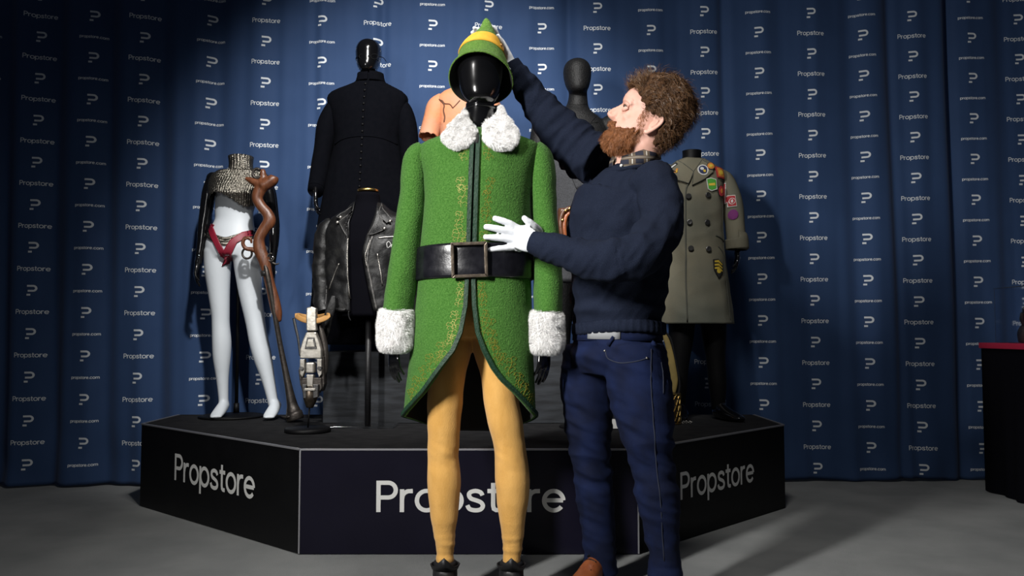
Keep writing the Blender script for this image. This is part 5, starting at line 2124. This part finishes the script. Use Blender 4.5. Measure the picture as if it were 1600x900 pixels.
# ------------------------------------------------------------------ dark ribbed bodysuit figure (plain)
YS = 4.6
sm = thing('costume_mannequin', 'hooded mannequin in a plain dark textured bodysuit behind the man', 'mannequin', (W(903, 400, YS).x, YS, PT))
g = G()
hc = W(902, 121, YS)
g.join(egg_head((hc.x, hc.y, hc.z), .158, .212, .19))
tube(g, [W(903, 138, YS + .01), W(903, 155, YS + .01), W(902, 172, YS + .01), W(901, 190, YS), W(901, 215, YS), W(901, 260, YS), W(901, 310, YS), W(901, 360, YS), W(901, 410, YS), W(901, 440, YS)],
     [(.052, .056), (.054, .056), (.075, .066), (.155, .088), (.185, .115), (.18, .125), (.15, .105), (.145, .1), (.16, .11), (.14, .1)], n=32)
for s in (-1, 1):
    ell(g, W(901 + 53 * s, 196, YS), (.062, .06, .058))
    ell(g, W(901 + 24 * s, 222, YS - .07), (.075, .05, .05))
    tube(g, [W(901 + 54 * s, 198, YS), W(901 + 62 * s, 245, YS), W(901 + 64 * s, 300, YS), W(901 + 62 * s, 350, YS - .02)], [.058, .052, .046, .034], n=20)
    tube(g, [W(901 + 22 * s, 425, YS), W(901 + 24 * s, 470, YS), W(901 + 25 * s, 510, YS), W(901 + 25 * s, 548, YS)], [.085, .075, .06, .05], n=20)
    hand(g, W(901 + 62 * s, 352, YS - .02), V((0, 0, -1)), V((-s, .2, 0)), .9, thumb=s)
g = remesh(g, .0075, 4)
g.v = [V((p.x, p.y, max(p.z, PT + .003))) for p in g.v]
part('bodysuit', g, M['suit'], sm)
bs = Surf(g)
for pts in ([(872, 186), (885, 205), (888, 240)], [(930, 186), (917, 205), (914, 240)], [(870, 196), (901, 202), (932, 196)], [(889, 165), (902, 168), (915, 165)]):
    part('seam', strip(G(), bs, [xz(a, b, YS) for a, b in pts], .004, .002, sub=6), M['suit'], sm)

# ------------------------------------------------------------------ torn peach tunic on a form
YO = 4.52
om = thing('dress_form', 'torn peach suede tunic on a form behind the green coat', 'dress form', (W(722, 500, YO).x, YO, PT))
tabo = [(139, 706, 738, .06), (146, 690, 756, .085), (156, 682, 768, .105), (180, 684, 766, .125), (220, 686, 763, .13), (300, 690, 760, .12), (380, 684, 766, .12), (470, 678, 772, .125)]
og = closed_sheet(garment_rows(tabo, YO, 60, 64, fold=.06, fseed=8))
oc = part('tunic', og, M['peach'], om)
osf = Surf(og)
for k, pts in (('l', [(694, 158, .045), (684, 168, .056), (678, 185, .055), (673, 202, .053), (670, 215, .054)]), ('r', [(756, 158, .045), (766, 168, .056), (772, 185, .055), (777, 202, .053), (780, 215, .054)])):
    g = tube(G(), [W(a, b, YO - .01 * i) for i, (a, b, r) in enumerate(pts)], [(r, r * 1.1) for a, b, r in pts], n=30, sub=6, cap=False)
    displace(g, lambda p: .006 * nz(p, (12, 12, 8)))
    zlow = min(p.z for p in g.v)
    for i, p in enumerate(g.v):
        if p.z < zlow + .03:
            p.z += .014 * noise.noise(V((p.x * 90, p.y * 90, 0)))
    so = part('tunic_sleeve', g, M['peach'], oc, solid=(.005, 0))
    if k == 'l':
        ss = Surf(g, og)
        part('torn_seam', strip(G(), ss, [xz(a, b, YO - .1) for a, b in ((685, 152), (691, 158), (694, 164), (693, 172), (695, 182), (694, 190))], .007, .004, sub=5), M['peach_seam'], so)
for pts in ([(682, 153), (690, 155), (695, 161), (703, 163), (708, 170)], [(708, 170), (713, 165), (719, 158)]):
    part('torn_seam', strip(G(), Surf(og), [xz(a, b, YO - .1) for a, b in pts], .005, .003, sub=5, off=.001), M['peach_seam'], oc)
g = tube(G(), [(W(722, 500, YO).x, YO, W(722, 465, YO).z), (W(722, 500, YO).x, YO, PT + .01)], [.016, .016], n=14, sub=1)
part('pole', g, M['matt_black'], om)
lathe(g := G(), [(0, 0), (.12, 0), (.122, .006), (.115, .012), (0, .013)], (W(722, 500, YO).x, YO, PT + .002), n=32, cap=False)
part('stand_base', g, M['matt_black'], om)

# ------------------------------------------------------------------ grey jacket form and the satchel in front of it
YQ = 4.2
qm = thing('dress_form', 'grey tweed jacket on a form, glimpsed between the green sleeve and the man', 'dress form', (W(905, 600, YQ).x, YQ, ST))
tabq = [(226, 888, 924, .06), (236, 868, 944, .085), (246, 856, 956, .105), (275, 855, 957, .125), (330, 860, 952, .125), (400, 860, 952, .12), (440, 858, 954, .125)]
qg = closed_sheet(garment_rows(tabq, YQ, 50, 64, fold=.05, fseed=5))
qc = part('tweed_jacket', qg, M['grey_cloth'], qm)
qs = Surf(qg)
for k, pts in (('l', [(866, 250, .05), (855, 262, .060), (850, 300, .056), (848, 350, .052), (848, 400, .048)]), ('r', [(946, 250, .05), (957, 262, .060), (962, 300, .056), (964, 350, .052), (964, 400, .048)])):
    g = tube(G(), [W(a, b, YQ) for i, (a, b, r) in enumerate(pts)], [(r, r * 1.1) for a, b, r in pts], n=26, sub=5)
    displace(g, lambda p: .005 * nz(p, (12, 12, 8)))
    part('tweed_sleeve', g, M['grey_cloth'], qc)
for pts in ([(895, 230), (890, 262), (903, 300)], [(917, 230), (922, 262), (909, 300)]):
    part('lapel_fold', strip(G(), qs, [xz(a, b, YQ) for a, b in pts], .04, .005, sub=6), M['grey_cloth'], qc)
g = tube(G(), [W(905, 436, YQ), V((W(905, 600, YQ).x, YQ, ST + .012))], [.016, .016], n=14, sub=1)
part('pole', g, M['matt_black'], qm)
g = lathe(G(), [(0, 0), (.10, 0), (.102, .006), (.095, .012), (0, .013)], (W(905, 600, YQ).x, YQ, ST + .002), n=32, cap=False)
part('stand_base', g, M['matt_black'], qm)
sa = thing('leather_satchel', 'brown leather satchel with brass rivets between the green sleeve and the man', 'bag', tuple(W(893, 380, YQ - .17)))
g = box(G(), W(893, 350, YQ - .17), (.13, .06, .16), bev=.018)
displace(g, lambda p: .006 * nz(p, 25))
part('bag_body', g, M['satchel'], sa)
g = G()
tube(g, [W(879, 372, YQ - .205), W(876, 350, YQ - .21), W(879, 333, YQ - .205), W(889, 325, YQ - .2), W(900, 324, YQ - .19)], [(.010, .006)] * 5, n=10, hint=(1, 0, 0))
part('bag_strap', g, M['satchel'], sa)
g = G()
tube(g, [W(884, 374, YQ - .206), W(882, 352, YQ - .212), W(885, 337, YQ - .206), W(893, 331, YQ - .2)], [(.009, .005)] * 4, n=10, hint=(1, 0, 0))
part('bag_strap', g, M['brown_leather'], sa)
for a, b in ((884, 329), (879, 344), (878, 369), (890, 326)):
    part('brass_rivet', ell(G(), W(a, b, YQ - .215), (.008, .006, .008), n=12, m=8), M['gold'], sa)

# ------------------------------------------------------------------ khaki coat covered in patches
YC = 4.60
cm = thing('costume_mannequin', 'headless black mannequin in a grey khaki double-breasted coat with sewn-on patches', 'mannequin', (W(1090, 650, YC).x, YC, ST))
tabc = [(250, 1058, 1100, .07), (256, 1050, 1112, .085), (263, 1044, 1126, .10), (275, 1040, 1132, .118), (310, 1042, 1130, .13), (350, 1042, 1128, .125), (390, 1040, 1131, .125), (430, 1037, 1138, .135), (470, 1034, 1143, .145), (506, 1032, 1147, .15)]
rows = garment_rows(tabc, YC, 90, 110, fold=.07, fseed=11)
cg = sheet(G(), rows, closed=True)
displace(cg, lambda p: .006 * ridge((p.x + .3 * p.z, p.y, p.z), (9, 9, 3), 3) + .004 * ridge((p.x - .6 * p.z, p.y, p.z), (6, 6, 9), 6))
cc = part('khaki_coat', cg, M['khaki'], cm, solid=(.006, -1))
cs_ = Surf(cg)
for k, pts in (('l', [(1050, 266, .045), (1040, 276, .058), (1034, 310, .056), (1030, 350, .054), (1028, 380, .054)]), ('r', [(1120, 272, .035), (1132, 282, .052), (1142, 310, .056), (1148, 350, .053), (1151, 384, .053)])):
    path = [W(a, b, YC + .01 - .045 * (i / 4) ** 2) for i, (a, b, r) in enumerate(pts)]
    g = tube(G(), path, [(r, r * 1.15) for a, b, r in pts], n=30, sub=6, cap=False)
    displace(g, lambda p: .006 * nz(p, (11, 11, 7)))
    so = part('coat_sleeve', g, M['khaki'], cc, solid=(.005, -1))
    if k == 'r':
        cs_r = Surf(g)
        sl_r = so
    e = path[-1]
    g = tube(G(), [e + V((-.003, 0, .045)), e + V((0, 0, .04)), e + V((.002, 0, .0)), e + V((.003, 0, -.018)), e + V((.003, 0, -.022))], [(.057, .064), (.062, .070), (.063, .071), (.062, .070), (.05, .055)], n=30, sub=3, cap=False)
    part('sleeve_cuff', g, M['khaki'], so)
    g = G()
    s = 1 if k == 'r' else -1
    hand(g, e + V((.003 * s, 0, .0)), V((.02 * s, -.08, -1)), V((-s, .25, 0)), .98, thumb=s, curl=(.3, .3, .32, .36), tout=.4)
    part('hand', remesh(g, .0045, 3), M['gloss_black'], cm)


def cstrip(name, pts, w, th, m, surf=cs_, parent=cc, off=.0, sub=5, closed=False):
    return part(name, strip(G(), surf, [xz(a, b, YC - .1) for a, b in pts], w, th, sub=sub, off=off, closed=closed), m, parent)


cstrip('front_edge', [(1077, 284), (1071, 300), (1070.5, 350), (1071, 400), (1071, 450), (1072, 503)], .008, .006, M['khaki_seam'])
cstrip('side_seam', [(1129, 300), (1133, 360), (1134, 400), (1138, 450), (1141, 500)], .004, .003, M['khaki_seam'])
cstrip('pocket_edge', [(1118, 368), (1127, 371), (1135, 377)], .007, .004, M['khaki_seam'])
cstrip('pocket_edge', [(1122, 385), (1130, 394), (1135, 408)], .005, .004, M['khaki_seam'])
for pts in ([(1063, 250), (1052, 258), (1046, 270), (1062, 281), (1075, 288), (1083, 270)], [(1098, 250), (1108, 258), (1112, 270), (1100, 280), (1080, 291), (1083, 270)]):
    g = patch(G(), cs_, dens([xz(a, b, YC - .1) for a, b in pts], 4), th=.009, off=.002)
    lo = part('lapel', g, M['khaki'], cc, sharp=40)
    part('lapel_edge', strip(G(), cs_, [xz(a, b, YC - .1) for a, b in dens(pts, 3)], .004, .002, sub=1, off=.011, closed=True), M['khaki_seam'], lo)
for i, (a, b) in enumerate(((1075, 308), (1104, 306), (1076, 348), (1103, 348), (1078, 389), (1105, 390))):
    p, n = cs_.hit(*xz(a, b, YC - .1), .006)
    R = n.to_track_quat('Z', 'Y').to_matrix()
    g = lathe(G(), [(0, 0), (.0145, 0), (.0155, .003), (.0145, .006), (.010, .005), (0, .005)], tuple(p), n=16, M=R, cap=False)
    part('button', g, M['p_black'] if i in (0, 4) else M['steel'], cc)


def cpatch(name, label, layers, surf=cs_, parent=cc):
    base = None
    for k, (outline, m) in enumerate(layers):
        g = patch(G(), surf, [xz(a, b, YC - .1) for a, b in outline], th=.004 + .0018 * k, off=.009 if surf is cs_ else .003, rings=3)
        o = part(name if k == 0 else 'patch_motif', g, M[m], parent if k == 0 else base, label=label if k == 0 else None, sharp=40)
        if k == 0:
            base = o


rect = lambda x0, y0, x1, y1: dens([(x0, y0), (x1, y0), (x1, y1), (x0, y1)], 4)
cpatch('cloth_patch', 'round white and navy patch', [(circ(1097.5, 267, 8.6, 8.2), 'p_white'), (circ(1097.5, 267, 6.8, 6.4), 'p_navy'), (circ(1096, 266, 3.0, 2.4), 'p_white'), (circ(1099.5, 269.5, 2.0, 1.5), 'p_yellow')])
cpatch('cloth_patch', 'small orange patch by the collar', [(circ(1109.5, 261.5, 5.5, 6), 'p_black'), (circ(1109.5, 261.5, 4.4, 4.8), 'p_orange'), (circ(1109.5, 261.5, 2.0, 2.4), 'p_yellow')])
cpatch('cloth_patch', 'square orange patch with red border', [(dens([(1116, 261.5), (1130, 262.5), (1130.5, 279), (1119, 278)], 4), 'p_red'), (dens([(1118, 263.5), (1128.5, 264.5), (1129, 277), (1120.5, 276)], 4), 'p_orange'), (circ(1124, 270.5, 3, 3), 'p_yellow')])
cpatch('cloth_patch', 'green shield patch', [(dens([(1102, 280.5), (1109, 279), (1116.5, 281.5), (1118, 297), (1110, 300), (1104, 297)], 4), 'p_white'), (dens([(1103, 281.5), (1109, 280.2), (1115.5, 282.5), (1116.8, 296), (1110, 298.6), (1105, 296)], 4), 'p_green'), (dens([(1105.5, 288.5), (1114.5, 287.5), (1115, 291.5), (1106, 292)], 3), 'p_yellow')])
cpatch('cloth_patch', 'red oval patch', [(circ(1124, 299, 4.8, 8.6), 'p_black'), (circ(1124, 299, 4.0, 7.6), 'p_red'), (circ(1124, 299, 1.4, 3.6), 'p_orange')])
chev = lambda dy: dens([(1112 + dy * .1, 408 + dy), (1119, 406 + dy), (1126 - dy * .1, 411.5 + dy), (1125.5 - dy * .1, 414.5 + dy), (1119, 409 + dy), (1112.5 + dy * .1, 411 + dy)], 3)
cpatch('cloth_patch', 'black patch with yellow chevrons', [(dens([(1111, 406.5), (1119, 405.5), (1126.5, 413), (1126, 424), (1119.5, 435), (1112, 421)], 4), 'p_black'), (dens([(1113, 408.5), (1119, 407.5), (1125, 413.5), (1124.8, 415.5), (1119, 410.5), (1113, 411)], 3), 'p_yellow')])
for dy in (5.2, 10.2):
    g = patch(G(), cs_, [xz(a, b + dy, YC - .1) for a, b in dens([(1113, 408.5), (1119, 407.5), (1125, 413.5), (1124.8, 415.5), (1119, 410.5), (1113, 411)], 3)], th=.0058, off=.009, rings=3)
    part('patch_motif', g, M['p_yellow'], cc, sharp=40)
g = patch(G(), cs_, [xz(a, b, YC - .1) for a, b in circ(1119.5, 424, 3, 4)], th=.0058, off=.009, rings=3)
part('patch_motif', g, M['p_yellow'], cc, sharp=40)
cpatch('cloth_patch', 'yellow patch near the hidden shoulder', [(dens([(1042, 257), (1049, 258), (1048, 267), (1042, 268)], 4), 'p_orange'), (circ(1045, 262, 2, 2.4), 'p_yellow')])
cpatch('cloth_patch', 'black and silver wing badge', [(dens([(1046, 263), (1060, 253.5), (1062.5, 256), (1049, 266)], 4), 'p_black'), (dens([(1049, 263), (1059.5, 255.5), (1060.5, 256.8), (1050, 264)], 3), 'p_white')])
cpatch('cloth_patch', 'narrow red strip on the sleeve', [(rect(1131.5, 284, 1138, 316), 'p_white'), (rect(1132.3, 285, 1137.2, 315), 'p_red'), (circ(1134.8, 300, 1.2, 5), 'p_white')], surf=cs_r, parent=sl_r)
cpatch('cloth_patch', 'square red patch on the sleeve', [(dens([(1139, 304), (1151, 303.5), (1153.5, 321), (1141, 322)], 4), 'p_white'), (dens([(1140, 305), (1150.2, 304.6), (1152.5, 320), (1142, 321)], 4), 'p_red'), (circ(1146.5, 313, 4.2, 5), 'p_white'), (circ(1146.5, 313, 3.3, 4), 'p_red'), (circ(1146.5, 313, 1.3, 2.6), 'p_white')], surf=cs_r, parent=sl_r)
cpatch('cloth_patch', 'round purple patch on the sleeve', [(circ(1148.5, 334, 6.6, 8), 'p_purple'), (circ(1148.5, 334, 5, 6.4), 'p_purple')], surf=cs_r, parent=sl_r)
# neck, legs and shoes
g = G()
tube(g, [W(1081, 236, YC), W(1081, 245, YC), W(1080, 256, YC), W(1081, 272, YC)], [(.053, .052), (.052, .052), (.058, .056), (.10, .08)], n=24)
part('neck_block', g, M['matt_black'], cm)
g = G()
tube(g, [W(1088, 440, YC), W(1088, 480, YC), W(1088, 500, YC)], [(.14, .1), (.145, .11), (.11, .09)], n=24)
for pts in ([(1066, 490, .075), (1064, 530, .068), (1061, 570, .055), (1060, 610, .045), (1060, 640, .036)], [(1114, 490, .075), (1116, 530, .066), (1118, 560, .054), (1121, 600, .05), (1122, 640, .036)]):
    tube(g, [W(a, b, YC) for a, b, r in pts], [r for a, b, r in pts], n=20)
g = remesh(g, .008, 3)
part('legs', g, M['matt_black'], cm)
for fx, dx in ((1060, -.02), (1124, .06)):
    a = W(fx, 640, YC)
    g = G()
    tube(g, [(a.x, YC + .05, ST + .04), (a.x, YC, ST + .05), (a.x + dx * .4, YC - .08, ST + .035), (a.x + dx, YC - .15, ST + .022), (a.x + dx * 1.2, YC - .185, ST + .02)], [(.03, .035), (.037, .048), (.042, .033), (.04, .022), (.02, .014)], n=18)
    tube(g, [(a.x, YC, ST + .05), (a.x, YC, ST + .12)], [.038, .036], n=16)
    g = remesh(g, .006, 3)
    g.v = [V((p.x, p.y, max(p.z, ST + .004))) for p in g.v]
    part('shoe', g, M['gloss_black'], cm)

# ------------------------------------------------------------------ small things on the stage
YK = 4.36
gc = thing('gold_canister', 'woven gold canister with a tall yellow strap on the stage beside the jeans', 'canister', (W(1046, 655, YK).x, YK, ST))
c = V((W(1046, 655, YK).x, YK, ST + .003))
zt = W(1046, 615, YK - .05).z
Hh = zt - c.z
g = lathe(G(), [(0, 0), (.054, 0), (.055, .003), (.055, Hh - .004), (.052, Hh), (0, Hh)], tuple(c), n=36, cap=False)
part('can', g, M['bronze'], gc, sharp=40)
for s in (-1, 1):
    g = G()
    for k in range(14):
        path = [c + V((.0565 * math.cos(a0), .0565 * math.sin(a0), .006 + (Hh - .012) * i / 10)) for i, a0 in enumerate([2 * PI * k / 14 + s * 1.1 * i / 10 for i in range(11)])]
        tube(g, path, [(.0022, .005)] * 11, n=6, sub=1, hint=(0, 0, 1))
    part('woven_bands', g, M['gold'], gc, kind='stuff')
g = G()
for z in (.004, Hh - .004):
    tube(g, [c + V((.0575 * math.cos(t), .0575 * math.sin(t), z)) for t in [2 * PI * i / 32 for i in range(32)]], [.004] * 32, n=8, sub=1, closed=True, hint=(0, 0, 1))
part('rim', g, M['gold'], gc)
g = G()
tube(g, [W(1050, 614, YK), W(1053, 595, YK), W(1050, 570, YK), W(1046, 548, YK), W(1041, 530, YK), W(1034, 520, YK)], [(.018, .006), (.021, .006), (.020, .006), (.017, .006), (.014, .005), (.012, .005)], n=12)
part('strap', g, M['old_gold_cloth'], gc)
g = G()
tube(g, [W(1060, 616, YK), W(1062, 600, YK), W(1058, 575, YK), W(1053, 550, YK), W(1048, 530, YK), W(1040, 519, YK)], [.007, .007, .0065, .006, .006, .005], n=10)
part('strap_edge', g, M['boot'], gc)

g = G()
cw = W(955, 666, 4.12)
box(g, (cw.x, 4.12, ST + .028), (.11, .004, .048), Matrix.Rotation(-.35, 3, 'X'), bev=.001)
part('information_card', g, M['card'], smooth=False, label='small white card leaning upright on the stage between the man\'s legs', cat='card', loc=(cw.x, 4.12, ST))
g = G()
p0 = W(1070, 655, 4.40)
rnd = random.Random(1)
for i in range(9):
    q = V((p0.x + (i - 4) * .009, 4.40 + .008 * math.sin(i * 1.7), ST + .007))
    R = Matrix.Rotation(.9 * (i % 2), 3, 'X') @ Matrix.Rotation(.3 * i, 3, 'Z')
    tube(g, [q + R @ V((.0075 * math.cos(t), .005 * math.sin(t), 0)) for t in [2 * PI * k / 10 for k in range(10)]], [.0016] * 10, n=6, sub=1, closed=True, hint=(0, 0, 1))
part('metal_chain', g, M['chrome'], label='short silver chain lying on the stage beside the gold canister', cat='chain', loc=(p0.x, 4.40, ST + .002))
